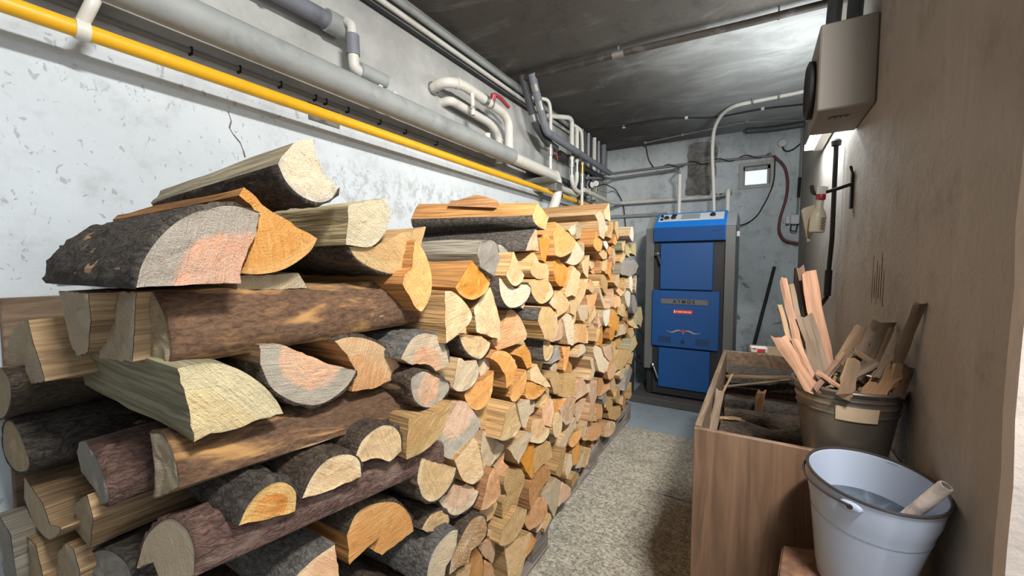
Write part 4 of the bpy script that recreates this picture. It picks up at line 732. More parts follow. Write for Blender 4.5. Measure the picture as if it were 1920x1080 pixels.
def make_log(ax, plane, ln, c, a, tone, bark, pith, label, group='firewood in the pile'):
    plane /= 1000; ln /= 1000; c = [(p[0]/1000, p[1]/1000) for p in c]; a = [(p[0]/1000, p[1]/1000) for p in a]
    P_ = c + a; dist = sum(p[0] for p in P_)/len(P_) if ax == 'x' else .3
    near = dist < .95 and 'recessed' not in label
    step = .009 if near else (.016 if dist < 1.6 else .03)
    out = outline(c, a, step); pts = [o_[0] for o_ in out]; isb = [o_[1] for o_ in out]; n = len(pts)
    ar = .5*sum(pts[i][0]*pts[(i+1) % n][1]-pts[(i+1) % n][0]*pts[i][1] for i in range(n))
    if ar < 0:
        pts = pts[::-1]; isb = [isb[(n-2-i) % n] for i in range(n)]; 
    cx = sum(p[0] for p in pts)/n; cy = sum(p[1] for p in pts)/n
    if pith: pc = (pith[0]/1000, pith[1]/1000)
    elif len(a) >= 2 and c:
        (x1, y1), (x2, y2), (x3, y3) = c[-1], a[len(a)//2], c[0]
        d = 2*(x1*(y2-y3)+x2*(y3-y1)+x3*(y1-y2))
        if abs(d) > 1e-5:
            pc = (((x1*x1+y1*y1)*(y2-y3)+(x2*x2+y2*y2)*(y3-y1)+(x3*x3+y3*y3)*(y1-y2))/d, ((x1*x1+y1*y1)*(x3-x2)+(x2*x2+y2*y2)*(x1-x3)+(x3*x3+y3*y3)*(x2-x1))/d)
            if math.hypot(pc[0]-cx, pc[1]-cy) > .13: pc = (cx, cy)
        else: pc = (cx, cy)
    else: pc = (cx + random.uniform(-.03, .03), cy + random.uniform(-.03, .03)) if c else (cx, cy)
    R = max(math.hypot(p[0]-pc[0], p[1]-pc[1]) for p in pts)
    tl = .07 if near else .14; tx, ty = random.uniform(-tl, tl), random.uniform(-.09, .09)
    if ax == 'x' and plane + ln*-1 < XL + .02: ln = plane - XL - .02
    seed = Vector((random.uniform(0, 50), random.uniform(0, 50), random.uniform(0, 50)))
    nr = 9 if near else (4 if dist < 1.6 else 3)
    dx, dz = random.uniform(-.008, .008), random.uniform(-.004, .004); tap = random.uniform(.93, 1.03)
    for k_, ov in BACK_END.items():
        if label.startswith(k_): tap, dx, dz = ov
    base = Vector((plane, cx, cy)) if ax == 'x' else Vector((cx, plane, cy))
    def at(p, s, off=0.0):      # p in plane, s along the log from the visible end
        u, v_ = p[0]-cx, p[1]-cy; f = s/ln
        k = 1 + (tap-1)*f; q = (u*k + dx*f, v_*k + dz*f)
        s2 = s + (tx*u + ty*v_)*(1-f)
        return Vector((-s2, q[0], q[1])) if ax == 'x' else Vector((q[0], s2, q[1]))
    amp = .0035 if near else .002
    per = [0.0]
    for i in range(n): per.append(per[-1] + math.hypot(pts[(i+1) % n][0]-pts[i][0], pts[(i+1) % n][1]-pts[i][1]))
    nrm = []
    for i in range(n):
        p, q = pts[i-1], pts[(i+1) % n]; t = (q[0]-p[0], q[1]-p[1]); l_ = math.hypot(*t) or 1
        nrm.append((t[1]/l_, -t[0]/l_))
    ss = [ln*j/(nr-1) for j in range(nr)]
    V = []; F = []; UV = []
    for j, s in enumerate(ss):
        for i in range(n):
            d = 0 if j == 0 else amp*(noise.noise(seed + Vector((s*9, pts[i][0]*45, pts[i][1]*45)))*1.6)
            V.append(at((pts[i][0]+nrm[i][0]*d, pts[i][1]+nrm[i][1]*d), s))
    for j in range(nr-1):
        for i in range(n):
            i2 = (i+1) % n; F.append((j*n+i, j*n+i2, (j+1)*n+i2, (j+1)*n+i))
            UV += [(ss[j], per[i]), (ss[j], per[i+1]), (ss[j+1], per[i+1]), (ss[j+1], per[i])]
    F.append(tuple((nr-1)*n+i for i in range(n))); UV += [(0, per[i]) for i in range(n)]
    me = mesh('firewood_log', V, F); set_uv(me, 'side', UV)
    if near:
        me.polygons.foreach_set('use_smooth', [True]*len(me.polygons)); me.set_sharp_from_angle(angle=math.radians(32))
    lo = link('firewood_log', me, SIDEM[tone]); lo.location = base; tag(lo, label, 'firewood', group)
    # sawn end
    ang = [math.atan2(p[1]-cy, p[0]-cx) for p in pts]
    star = all(((ang[(i+1) % n]-ang[i]) % (2*math.pi)) < 2.2 for i in range(n))
    if star:
        fr = (1, .93, .72, .45, .2) if near else ((1, .85, .4) if dist < 1.6 else (1, .7))
        C2 = []; dep = []
        for j, f in enumerate(fr):
            for p in pts:
                q = (cx+(p[0]-cx)*f, cy+(p[1]-cy)*f); C2.append(q)
                dep.append(0 if j == 0 else (.0045 if near else .004)*noise.noise(seed + Vector((q[0]*34, q[1]*34, 7))) + .0022*noise.noise(seed + Vector((q[0]*120, q[1]*120, 3))))
        C2.append((cx, cy)); dep.append(0)
        EF = [(j*n+i, j*n+(i+1) % n, (j+1)*n+(i+1) % n, (j+1)*n+i) for j in range(len(fr)-1) for i in range(n)] + [((len(fr)-1)*n+i, (len(fr)-1)*n+(i+1) % n, len(fr)*n) for i in range(n)]
    else:
        C2 = pts; dep = [0]*n; EF = [tuple(t_) for t_ in tessellate_polygon([[Vector((p[0], p[1], 0)) for p in pts]])]
    me = mesh('cut_end', [at(p, -.0006 + d) for p, d in zip(C2, dep)], EF, True)
    set_uv(me, 'ring', [(C2[l.vertex_index][0]-pc[0], C2[l.vertex_index][1]-pc[1]) for l in me.loops])
    set_uv(me, 'norm', [((C2[l.vertex_index][0]-pc[0])/R, (C2[l.vertex_index][1]-pc[1])/R) for l in me.loops])
    link('cut_end', me, ENDM[tone], lo)
    # bark on the rounded side
    if bark != 'n' and any(isb):
        th = .0045 if near else .003
        V = []; F = []; UV = []; nr2 = nr*3 if near else nr
        ss2 = [-.0012 + (ln+.0)*j/(nr2-1) for j in range(nr2)]
        idx = [i for i in range(n) if isb[i] or isb[i-1]]
        for i in idx:                       # inner rim at the visible end
            V.append(at(pts[i], ss2[0]))
        m_ = len(idx); pos = {i: k for k, i in enumerate(idx)}
        for j, s in enumerate(ss2):
            for i in idx:
                edge = not (isb[i] and isb[i-1])
                d = (th*.35 if edge else th) + (0 if edge else amp*1.5*noise.noise(seed + Vector((s*26, pts[i][0]*70, pts[i][1]*70))) + amp*.9*noise.noise(seed + Vector((s*70, pts[i][0]*140, pts[i][1]*140))))
                V.append(at((pts[i][0]+nrm[i][0]*d, pts[i][1]+nrm[i][1]*d), s))
        for i in range(n):
            i2 = (i+1) % n
            if not isb[i]: continue
            k, k2 = pos[i], pos[i2]
            F.append((k, k2, m_+k2, m_+k)); UV += [(0, per[i]), (0, per[i+1]), (.005, per[i+1]), (.005, per[i])]
            for j in range(nr2-1):
                F.append((m_*(j+1)+k, m_*(j+1)+k2, m_*(j+2)+k2, m_*(j+2)+k))
                UV += [(ss2[j], per[i]), (ss2[j], per[i+1]), (ss2[j+1], per[i+1]), (ss2[j+1], per[i])]
        me = mesh('bark', V, F, True); set_uv(me, 'side', UV); link('bark', me, BARKM[bark], lo)
    return lo
# logs whose hidden end differs clearly in size: scale, shift across, shift up
BACK_END = {'topmost log at near end': (.74, .0, -.012), 'long orange split log': (1.42, -.012, .012),
            'long red-barked log': (.98, .0, -.056), 'long log along the pile with orange': (.98, .0, -.036)}
for row in LOGS: make_log(*row)
e1 = next(o for o in COL.objects if o.get('label', '').startswith('long orange split log'))
zt = max(v.co.z for v in e1.data.vertices); yt = max(e1.data.vertices, key=lambda v: v.co.z).co.y
V = []; F = []
for k in range(9):                      # torn splinter lifting off the back of the log
    f = k/8; h_ = .004 + .020*math.sin(f*2.6)**2 + random.uniform(-.003, .003); V += [(-.34 + .20*f, yt - .022, zt - .022 - .02*f), (-.34 + .20*f, yt - .004, zt + h_ - .02*f - .004), (-.34 + .20*f, yt + .018, zt - .02 - .02*f)]
for k in range(8):
    for q in range(3): q2 = (q+1) % 3; F.append((k*3+q, k*3+q2, (k+1)*3+q2, (k+1)*3+q))
F += [(0, 2, 1), (24, 25, 26)]
me = mesh('splinter', V, F); set_uv(me, 'side', [(me.vertices[l.vertex_index].co.x, me.vertices[l.vertex_index].co.z) for l in me.loops]); link('splinter', me, SIDEM['O3'], e1)

# ------------------------------------------------------------------ pallets under the pile
def pallet(x1, y0, y1, label):
    t = empty('pallet', ((x1-.6), (y0+y1)/2, 0)); tag(t, label, 'pallet', 'pallets under the firewood')
    def pb(name, lo, hi):
        L0 = t.location; return box(name, [lo[i]-L0[i] for i in range(3)], [hi[i]-L0[i] for i in range(3)], M_pallet, t, .002)
    x0 = x1 - .60
    for k in range(3):
        xa = x0 + (x1-x0-.09)*k/2
        pb('bottom_board', (xa, y0, 0.002), (xa+.09, y1, .02))
        pb('stringer_board', (xa, y0, .078), (xa+.09, y1, .096))
        for q in range(3):
            ya = y0 + (y1-y0-.12)*q/2; pb('block', (xa+.002, ya, .02), (xa+.088, ya+.12, .078))
    nd = max(4, int((y1-y0)/.135))
    for k in range(nd):
        ya = y0 + (y1-y0-.10)*k/(nd-1); pb('deck_board', (x0, ya, .096), (x1, ya+.10, .114))
    return t
pallet(-.655, .18, 1.36, 'weathered pallet under the near half of the firewood')
pallet(-.715, 1.40, 2.10, 'weathered pallet under the middle of the firewood')
pallet(-.735, 2.14, 2.86, 'weathered pallet with open block gaps at far end of firewood')

# dark plank standing behind the pile at the left edge
tag(box('plank', (-1.330, .165, .50), (-1.308, .40, 1.03), M_plank, None, .002), 'dark plank standing against the wall behind left end of pile', 'plank')

# ------------------------------------------------------------------ pipes on the left wall
g = tube('gas_pipe', [(-1.235, -1.5, 1.590), (-1.235, 3.28, 1.594)], .0172, M_yellow, None, 0, 18)
tag(g, 'bright yellow gas pipe running the length of the left wall', 'pipe')
for yy in (.290, 2.72, 3.02): tube('pipe_collar', [(-1.235, yy-.011, 1.592), (-1.235, yy+.011, 1.592)], .0205, M_white_pipe if yy < 1 else M_rust, g, 0, 16)
br = tube('pipe_bracket', [(-1.335, .33, 1.70), (-1.20, .305, 1.655), (-1.230, .292, 1.610)], .012, M_white_pipe, None, .03, 10)
tag(br, 'white flaking bracket touching the yellow gas pipe at left', 'bracket')
mp = tube('heating_pipe', [(-1.2, -1.5, 1.700), (-1.2, 1.985, 1.702)], .0425, M_grey_ins, None, 0, 24)
tag(mp, 'thick grey painted heating pipe above the yellow gas pipe', 'pipe')
for yy in (1.055, 1.125): box('bolt', (-1.20-.009, yy-.009, 1.738), (-1.20+.009, yy+.009, 1.752), M_ivory, mp, .003)
tube('stub', [(-1.2, 1.745, 1.735), (-1.2, 1.745, 1.764)], .017, M_ivory, mp, 0, 14)
wm = tube('heating_pipe', [(-1.2, 1.985, 1.70), (-1.2, 2.60, 1.698), (-1.2, 2.60, 1.56), (-1.23, 2.57, 1.46)], .033, M_white_pipe, None, .06, 20)
tag(wm, 'white heating pipe bending down at the end of grey pipe', 'pipe')
tube('pipe_branch', [(-1.2, 2.60, 1.69), (-1.22, 2.68, 1.655), (-1.24, 2.76, 1.65), (-1.24, 3.06, 1.652)], .022, M_white_pipe, wm, .04, 16)
tube('pipe_collar', [(-1.2, 2.552, 1.70), (-1.2, 2.562, 1.70)], .0365, M_white_pipe, wm, 0, 20)
ab = box('wall_bracket', (-1.335, 2.34, 1.644), (-1.16, 2.62, 1.654), M_galv, None, .001); tag(ab, 'grey angle bracket under the white heating pipe', 'bracket')
box('bracket_leg', (-1.335, 2.50, 1.60), (-1.165, 2.60, 1.644), M_galv, ab, .001)
# thin conduit in the shadow behind the thick pipe
cd = tube('conduit', [(-1.326, -1.2, 1.672), (-1.326, 1.45, 1.676), (-1.326, 2.0, 1.668)], .0075, M_cable_grey, None, 0, 8)
tag(cd, 'thin clipped conduit on the wall under the thick grey pipe', 'conduit')
for yy in (.52, .64, .76, .88, .92, 1.01, 1.16, 1.3, 1.5): box('clip', (-1.336, yy-.002, 1.663), (-1.3165, yy+.002, 1.683), M_black, cd)
box('broken_plaster', (-1.3375, .86, 1.598), (-1.333, .98, 1.655), M_mortar, bpy.data.objects['wall_left'])
cr = [(.610, 1.545), (.618, 1.520), (.612, 1.498), (.622, 1.482), (.640, 1.462), (.648, 1.440), (.652, 1.422)]
for k in range(len(cr)-1): tube('plaster_crack', [(XL, cr[k][0], cr[k][1]), (XL, cr[k+1][0], cr[k+1][1])], .0022 if k % 2 else .0014, M_mortar, bpy.data.objects['wall_left'], 0, 5)
# rails under the ceiling
for (x, z, r, m, lab) in ((-1.328, 2.118, .010, M_black, 'black cable line lowest under the left ceiling edge'), (-1.318, 2.150, .012, M_white_pipe, 'white pipe close under the left ceiling edge'), (-1.312, 2.192, .016, M_grey_ins, 'grey pipe highest under the left ceiling edge')):
    tag(tube('ceiling_pipe', [(x, -1.2, z), (x, 2.42 if r < .012 else 3.2, z)], r, m, None, 0, 10), lab, 'pipe', 'pipes under the ceiling edge')
# upper grey pipe with tee, white elbows and lower stub
t = empty('waste_pipe', (-1.27, .95, 1.80)); tag(t, 'blue-grey drain pipe with tee, white elbow and cut lower piece', 'pipe')
def loc(o, t): o.matrix_parent_inverse = Matrix.Translation(t.location).inverted(); return o
loc(tube('pipe', [(-1.285, -1.0, 1.905), (-1.285, .905, 1.932)], .028, M_ins_blue, t, 0, 18), t)
loc(tube('tee', [(-1.285, .900, 1.932), (-1.285, .995, 1.934)], .036, M_grey_ins, t, 0, 18), t)
loc(tube('clamp', [(-1.285, .690, 1.928), (-1.285, .700, 1.928)], .033, M_galv, t, 0, 14), t)
loc(tube('elbow', [(-1.245, .955, 1.94), (-1.225, .958, 1.925), (-1.225, .960, 1.885)], .016, M_ivory, t, .02, 14), t)
loc(tube('sleeve', [(-1.225, .960, 1.892), (-1.225, .962, 1.825)], .0225, M_ins_blue, t, 0, 16), t)
loc(tube('elbow', [(-1.225, .962, 1.83), (-1.225, .965, 1.785), (-1.225, .99, 1.778)], .0185, M_ivory, t, .02, 14), t)
loc(tube('cut_pipe', [(-1.225, .985, 1.784), (-1.225, 1.10, 1.786)], .027, M_grey_ins, t, 0, 18), t)
# white pipes with the red lever valve
t = empty('valve_pipe', (-1.22, 1.6, 1.90)); tag(t, 'white pipe arching from the wall with a red lever valve', 'pipe')
loc(tube('pipe', [(-1.34, 1.49, 1.925), (-1.25, 1.475, 1.935), (-1.215, 1.56, 1.945), (-1.215, 1.93, 1.925), (-1.215, 1.985, 1.885), (-1.215, 1.985, 1.70)], .0235, M_white_pipe, t, .055, 18), t)
loc(tube('flange', [(-1.335, 1.489, 1.926), (-1.328, 1.488, 1.927)], .031, M_mortar, t, 0, 16), t)
for (p, q) in (((-1.226, 1.532, 1.942), (-1.223, 1.54, 1.943)), ((-1.215, 1.735, 1.936), (-1.215, 1.76, 1.935)), ((-1.215, 1.79, 1.933), (-1.215, 1.80, 1.933))):
    loc(tube('collar', [p, q], .0275, M_white_pipe if p[1] < 1.6 else M_galv, t, 0, 16), t)
loc(tube('drain_cock', [(-1.205, 1.625, 1.925), (-1.20, 1.625, 1.86), (-1.20, 1.625, 1.82)], .010, M_white_pipe, t, .01, 10), t)
loc(tube('drain_nut', [(-1.20, 1.625, 1.862), (-1.20, 1.625, 1.848)], .0145, M_galv, t, 0, 6), t)
loc(tube('valve_stem', [(-1.205, 1.80, 1.95), (-1.195, 1.80, 1.978)], .016, M_red, t, 0, 12), t)
hd = loc(tube('lever', [(-1.195, 1.80, 1.978), (-1.19, 1.85, 1.978), (-1.185, 1.93, 1.952)], .0095, M_red, t, .02, 10), t)
t = empty('return_pipe', (-1.29, 1.6, 1.85)); tag(t, 'second white pipe close to the wall behind the valve pipe', 'pipe')
loc(tube('pipe', [(-1.34, 1.56, 1.885), (-1.285, 1.56, 1.885), (-1.285, 1.90, 1.875), (-1.285, 1.99, 1.835), (-1.285, 1.99, 1.68)], .021, M_white_pipe, t, .05, 16), t)
loc(tube('collar', [(-1.285, 1.99, 1.80), (-1.285, 1.99, 1.81)], .0235, M_white_pipe, t, 0, 16), t)
# dark insulated pair low on the wall
tag(tube('insulated_pipe', [(-1.295, 1.2, 1.758), (-1.295, 3.05, 1.738)], .021, M_ins_dark, None, 0, 14), 'dark insulated pipe behind the grey heating pipe, upper of two', 'pipe', 'dark insulated pipes')
tag(tube('insulated_pipe', [(-1.290, 2.35, 1.700), (-1.290, 3.05, 1.692)], .020, M_ins_dark, None, 0, 14), 'dark insulated pipe near the white elbow, lower of two', 'pipe', 'dark insulated pipes')
# two insulated pipes dropping from the ceiling and running to the back corner
a1 = tube('insulated_pipe', [(-1.235, 2.165, 2.225), (-1.215, 2.30, 1.97), (-1.21, 2.44, 1.905), (-1.215, 2.60, 1.895)], .024, M_ins_dark, None, .05, 16); tag(a1, 'dark insulated pipe dropping from ceiling, left of the pair', 'pipe')
tube('wrap', [(-1.2195, 2.27, 2.027), (-1.2165, 2.29, 1.990)], .0252, M_galv, a1, 0, 12)
a2 = tube('insulated_pipe', [(-1.165, 2.155, 2.215), (-1.155, 2.33, 1.925), (-1.16, 3.62, 1.915)], .024, M_ins_blue, None, .05, 16); tag(a2, 'blue-grey insulated pipe dropping from ceiling then running to back corner', 'pipe')
tube('wrap', [(-1.1635, 2.185, 2.165), (-1.162, 2.205, 2.132)], .0252, M_galv, a2, 0, 12)
tube('wrap', [(-1.1605, 2.235, 2.083), (-1.1585, 2.262, 2.038)], .0252, M_galv, a2, 0, 12)
a3 = tube('insulated_pipe', [(-1.255, 2.75, 1.905), (-1.255, 3.72, 1.895)], .022, M_ins_dark, None, 0, 14); tag(a3, 'dark insulated pipe running beside the blue-grey one to corner', 'pipe')
# thin risers with valves
def riser(name, pts, r, label, fittings, mat=M_white_pipe):
    o = tube(name, pts, r, mat, None, .035, 12); tag(o, label, 'pipe')
    for (p, q, rr, m) in fittings: tube('fitting', [p, q], rr, m, o, 0, 10)
    return o
v1 = riser('riser_pipe', [(-1.30, 2.36, 2.175), (-1.2, 2.455, 2.175), (-1.2, 2.487, 2.11), (-1.2, 2.487, 1.72)], .0115, 'thin cream pipe dropping into the white heating pipe', [((-1.2, 2.487, 1.91), (-1.2, 2.487, 1.87), .017, M_steel), ((-1.2, 2.487, 1.86), (-1.2, 2.487, 1.82), .019, M_galv)])
tube('lever', [(-1.185, 2.49, 1.845), (-1.165, 2.51, 1.84), (-1.16, 2.515, 1.79)], .004, M_red, v1, .01, 6)
v2 = riser('riser_pipe', [(-1.30, 2.60, 2.135), (-1.2, 2.80, 2.162), (-1.2, 2.848, 2.15), (-1.2, 2.850, 1.72), (-1.2, 2.92, 1.665), (-1.2, 3.02, 1.655)], .0165, 'cream pipe looping under the ceiling and down past valves', [((-1.2, 2.849, 1.93), (-1.2, 2.849, 1.89), .022, M_steel), ((-1.2, 2.85, 1.87), (-1.2, 2.85, 1.83), .023, M_galv), ((-1.2, 2.85, 1.82), (-1.2, 2.85, 1.76), .021, M_steel)])
v3 = riser('riser_pipe', [(-1.2, 2.945, 2.13), (-1.2, 2.952, 1.74), (-1.2, 2.915, 1.685)], .0155, 'cream pipe with brass fitting beside the looping pipe', [((-1.2, 2.948, 1.97), (-1.2, 2.95, 1.90), .02, M_brass), ((-1.2, 2.95, 1.87), (-1.2, 2.95, 1.80), .019, M_steel)])
v4 = riser('riser_pipe', [(-1.27, 2.98, 2.19), (-1.2, 3.04, 2.14), (-1.2, 3.06, 2.02), (-1.2, 3.06, 1.52)], .0125, 'cream curved pipe going down behind the log pile', [((-1.2, 3.06, 1.88), (-1.2, 3.06, 1.81), .018, M_brass), ((-1.2, 3.06, 1.79), (-1.2, 3.06, 1.74), .017, M_galv)])
for i, (yy, x, r, m, z0, lab) in enumerate(((3.30, -1.30, .016, M_grey_ins, 1.78, 'grey vertical pipe, first of the corner cluster'), (3.37, -1.30, .012, M_ins_dark, 1.62, 'dark vertical pipe second in the corner cluster'), (3.43, -1.29, .014, M_grey_ins, 1.7, 'grey vertical pipe third in the corner cluster'), (3.51, -1.295, .010, M_rust, 1.8, 'rusty vertical pipe fourth in the corner cluster'), (3.58, -1.29, .018, M_white_pipe, 1.62, 'cream vertical pipe fifth in the corner cluster'), (3.70, -1.29, .012, M_grey_ins, 1.75, 'thin grey vertical pipe sixth in the corner cluster'), (3.84, -1.29, .026, M_ins_blue, 1.955, 'thick blue-grey pipe stub last in the corner cluster'))):
    o = tube('corner_pipe', [(x, yy, 2.235), (x, yy, z0)], r, m, None, 0, 12); tag(o, lab, 'pipe', 'vertical pipes in the back corner')
tag(box('riser_board', (-1.335, 3.30, 1.45), (-1.318, 3.46, 1.93), M_ins_dark, None, .002), 'dark board on the wall behind the pressure gauges', 'board')
for (p, lab) in (((-1.185, 3.20, 1.742), 'round pressure gauge turned edge-on, nearer of two'), ((-1.20, 3.39, 1.785), 'round white pressure gauge near back corner, farther of two')):
    t = empty('pressure_gauge', p); tag(t, lab, 'gauge', 'pressure gauges in the corner')
    o = link('case', lathe_me('case', [(.0, 0), (.026, 0), (.028, .004), (.028, .018), (.025, .02)], 20), M_black, t); o.rotation_euler = (math.radians(90), 0, math.radians(70 if p[1] < 3.3 else 15))
    f = link('dial', lathe_me('dial', [(0, .0185), (.0235, .0185), (.0235, .0205), (0, .0205)], 20), M_paper, t); f.rotation_euler = o.rotation_euler
    o = link('needle', box_me('needle', (-.001, -.016, .021), (.001, .004, .022)), M_black, t); o.rotation_euler = f.rotation_euler
    tube('stem', [(0, 0, -.024), (0, 0, -.075)], .005, M_brass, t, 0, 8)

# ------------------------------------------------------------------ pipes and cables at the back
o = tube('boiler_pipe', [(-1.2, 3.10, 1.690), (-1.2, 3.80, 1.678), (-1.17, 4.02, 1.70), (-.62, 4.02, 1.695), (-.36, 4.02, 1.692), (-.215, 4.02, 1.706), (-.215, 3.72, 1.70), (-.215, 3.70, 1.36)], .018, M_white_pipe, None, .04, 16)
tag(o, 'white pipe running round the corner and down into boiler', 'pipe')
for xx in (-.34, -.30): tube('fitting', [(xx, 4.02, 1.693), (xx+.025, 4.02, 1.697)], .022, M_galv, o, 0, 10)
o = tube('boiler_pipe', [(-1.25, 3.30, 1.825), (-1.25, 4.03, 1.948), (-.640, 4.03, 1.968), (-.625, 3.72, 1.905), (-.575, 3.68, 1.86), (-.575, 3.68, 1.38)], .0115, M_cable_grey, None, .03, 12); tag(o, 'thin grey pipe along back wall turning down to boiler', 'pipe')
tube('pipe_sleeve', [(-.575, 3.68, 1.85), (-.575, 3.68, 1.46)], .0165, M_white_pipe, o, 0, 14); tube('fitting', [(-.5765, 3.683, 1.50), (-.5755, 3.681, 1.45)], .021, M_galv, o, 0, 10)
o = tube('wall_conduit', [(-1.30, 4.075, 2.010), (-.57, 4.078, 2.018), (.085, 4.078, 2.003)], .011, M_cable_grey, None, 0, 10); tag(o, 'grey conduit along back wall with a cable wound round it', 'conduit')
pts = []
for k in range(70):
    u = k/69; xx = -.80 + u*.87; pts.append((xx, 4.066 + .012*math.cos(u*26), 2.013 + .018*math.sin(u*26)))
tube('wound_cable', pts, .004, M_black, o, 0, 6)
tag(tube('red_hose', [(.09, 4.07, 2.0), (.174, 4.07, 1.909), (.200, 4.07, 1.777), (.194, 4.07, 1.647), (.152, 4.07, 1.476), (.148, 4.07, 1.366), (.190, 4.07, 1.289), (.285, 4.06, 1.268)], .011, M_redhose, None, .08, 10), 'dark red hose curving down the back wall right of window', 'hose')
tag(tube('cable', [(.103, 4.085, 1.99), (.104, 4.085, 1.787), (.063, 4.08, 1.658), (-.009, 4.08, 1.507), (-.085, 4.06, 1.444), (-.17, 4.0, 1.425)], .005, M_black, None, .08, 8), 'black cable hanging from beside the window to the boiler', 'cable')
tag(tube('cable', [(-.952, 4.085, 2.235), (-.924, 4.085, 2.095), (-.858, 4.08, 2.000), (-.80, 4.08, 2.02)], .004, M_black, None, .05, 8), 'black cable hanging from ceiling to the wound conduit', 'cable')
tag(tube('cable', [(-1.21, 3.40, 1.76), (-1.23, 3.7, 1.84), (-1.231, 4.05, 1.846), (-1.159, 4.075, 1.708), (-1.129, 4.08, 1.42)], .005, M_black, None, .09, 8), 'black cable arching out of the back left corner', 'cable')
tag(tube('wall_trim_pipe', [(-1.30, 4.07, 1.575), (-.74, 4.07, 1.57)], .016, M_grey_ins, None, 0, 10), 'grey horizontal pipe low on back wall beside boiler', 'pipe')
t = tube('ceiling_cable', [(-1.22, 3.389, 2.236), (-.979, 3.424, 2.236), (-.696, 3.391, 2.236), (-.504, 3.466, 2.236), (-.317, 3.592, 2.236), (.002, 3.555, 2.236), (.275, 3.62, 2.236)], .006, M_black, None, .12, 8); tag(t, 'black clipped cable crossing the ceiling, nearer of two', 'cable')
for p in ((-.98, 3.424), (-.505, 3.466), (.002, 3.556)): box('clip', (p[0]-.011, p[1]-.012, 2.225), (p[0]+.011, p[1]+.012, 2.2455), M_ivory, t, .003)
t = tube('ceiling_cable', [(-.932, 3.973, 2.236), (-.594, 3.90, 2.236), (-.104, 3.804, 2.236), (.27, 4.0, 2.236)], .006, M_cable_grey, None, .12, 8); tag(t, 'grey clipped cable crossing the ceiling near back wall', 'cable')
for p in ((-.93, 3.97), (-.594, 3.90), (-.104, 3.804)): box('clip', (p[0]-.012, p[1]-.012, 2.224), (p[0]+.012, p[1]+.012, 2.2455), M_cable_grey, t, .003)
t = tube('flexible_tube', [(-.308, 3.70, 1.42), (-.318, 3.70, 1.70), (-.335, 3.66, 2.02), (-.318, 3.58, 2.16), (-.262, 3.48, 2.222), (-.177, 3.36, 2.230), (.092, 3.345, 2.231), (.27, 3.325, 2.231)], .0135, M_white_pipe, None, .09, 14); tag(t, 'white flexible tube rising from boiler and bending along ceiling', 'tube')
tube('fitting', [(-.308, 3.70, 1.44), (-.310, 3.70, 1.50)], .020, M_galv, t, 0, 12)
for xx in (-.06, .092): box('clip', (xx-.006, 3.325, 2.214), (xx+.006, 3.368, 2.2455), M_cable_grey, t, .002)
t = tube('ceiling_pipe', [(-1.22, 2.168, 2.205), (-.60, 2.182, 2.205), (-.074, 2.215, 2.205), (.289, 2.226, 2.205)], .0165, M_rust, None, 0, 14); tag(t, 'rusty pipe crossing the ceiling from wall to wall', 'pipe')
for xx in (-.66, .05): tube('hanger', [(xx, 2.18 if xx < 0 else 2.222, 2.2455), (xx, 2.18 if xx < 0 else 2.222, 2.185)], .004, M_galv, t, 0, 6)
tube('coupling', [(-.69, 2.1795, 2.205), (-.63, 2.181, 2.205)], .0205, M_galv, t, 0, 14)
tag(tube('insulated_pipe', [(-.11, 3.96, 2.205), (.08, 4.0, 2.202), (.285, 3.98, 2.198)], .024, M_ins_dark, None, .05, 14), 'dark insulated pipe at ceiling above the small window', 'pipe')
t = tube('corner_cable', [(.278, 4.05, 2.20), (.275, 4.06, 1.75), (.270, 4.06, 1.50)], .007, M_cable_grey, None, .05, 8); tag(t, 'grey cable down the back right corner', 'cable')
tube('cable_sheath', [(.276, 4.055, 1.80), (.273, 4.058, 1.64)], .011, M_black, t, 0, 8)
t = empty('socket_box', (.255, 4.095, 1.46)); tag(t, 'small white socket box at back right corner', 'socket')
box('housing', (-.03, -.05, -.035), (.03, 0, .04), M_paper, t, .005)
tube('plug_loop', [(-.02, -.045, -.03), (-.03, -.05, -.085), (.01, -.05, -.10), (.02, -.045, -.035)], .005, M_black, t, .03, 8)
o = box('flap', (-.062, -.07, -.03), (-.034, -.056, .03), M_paper, t, .003)
t = empty('junction_box', (.151, 4.098, 2.098)); tag(t, 'round white junction box high on the back wall', 'junction box')
o = link('cover', lathe_me('cover', [(0, 0), (.034, 0), (.034, .02), (.028, .03), (0, .032)], 20), M_ivory, t); o.rotation_euler = (math.radians(90), 0, 0)
tube('lead', [(.0, -.02, -.03), (.02, -.02, -.075), (.07, -.02, -.07), (.13, -.03, -.02)], .006, M_black, t, .03, 8)

# ------------------------------------------------------------------ boiler
BX0, BX1, BY = -.752, -.132, 3.30
bo = empty('boiler', ((BX0+BX1)/2, 3.6, 0)); tag(bo, 'tall blue and grey solid-fuel boiler standing against the back wall', 'boiler')
def bb(name, lo, hi, mat, par=None, bev=.003):
    o = box(name, lo, hi, mat, None, bev); o.parent = par or bo
    if par is None: o.matrix_parent_inverse = Matrix.Translation(bo.location).inverted()
    return o
def bme(name, me, mat, par=None):
    o = link(name, me, mat); o.parent = par or bo
    if par is None: o.matrix_parent_inverse = Matrix.Translation(bo.location).inverted()
    return o
tag(structure(box('boiler_plinth', (-.84, 3.22, 0), (-.09, 4.0, .055), M_plinth, None, .006)), 'dark concrete plinth under the boiler', 'plinth')
bb('body', (BX0 + .012, BY + .045, .058), (BX1 - .012, 3.92, 1.37), M_bdark)
bb('side_panel', (BX0, BY - .005, .27), (BX0 + .062, 3.93, 1.375), M_bgrey)
bb('side_panel', (BX1 - .066, BY - .005, .27), (BX1, 3.93, 1.375), M_bgrey)
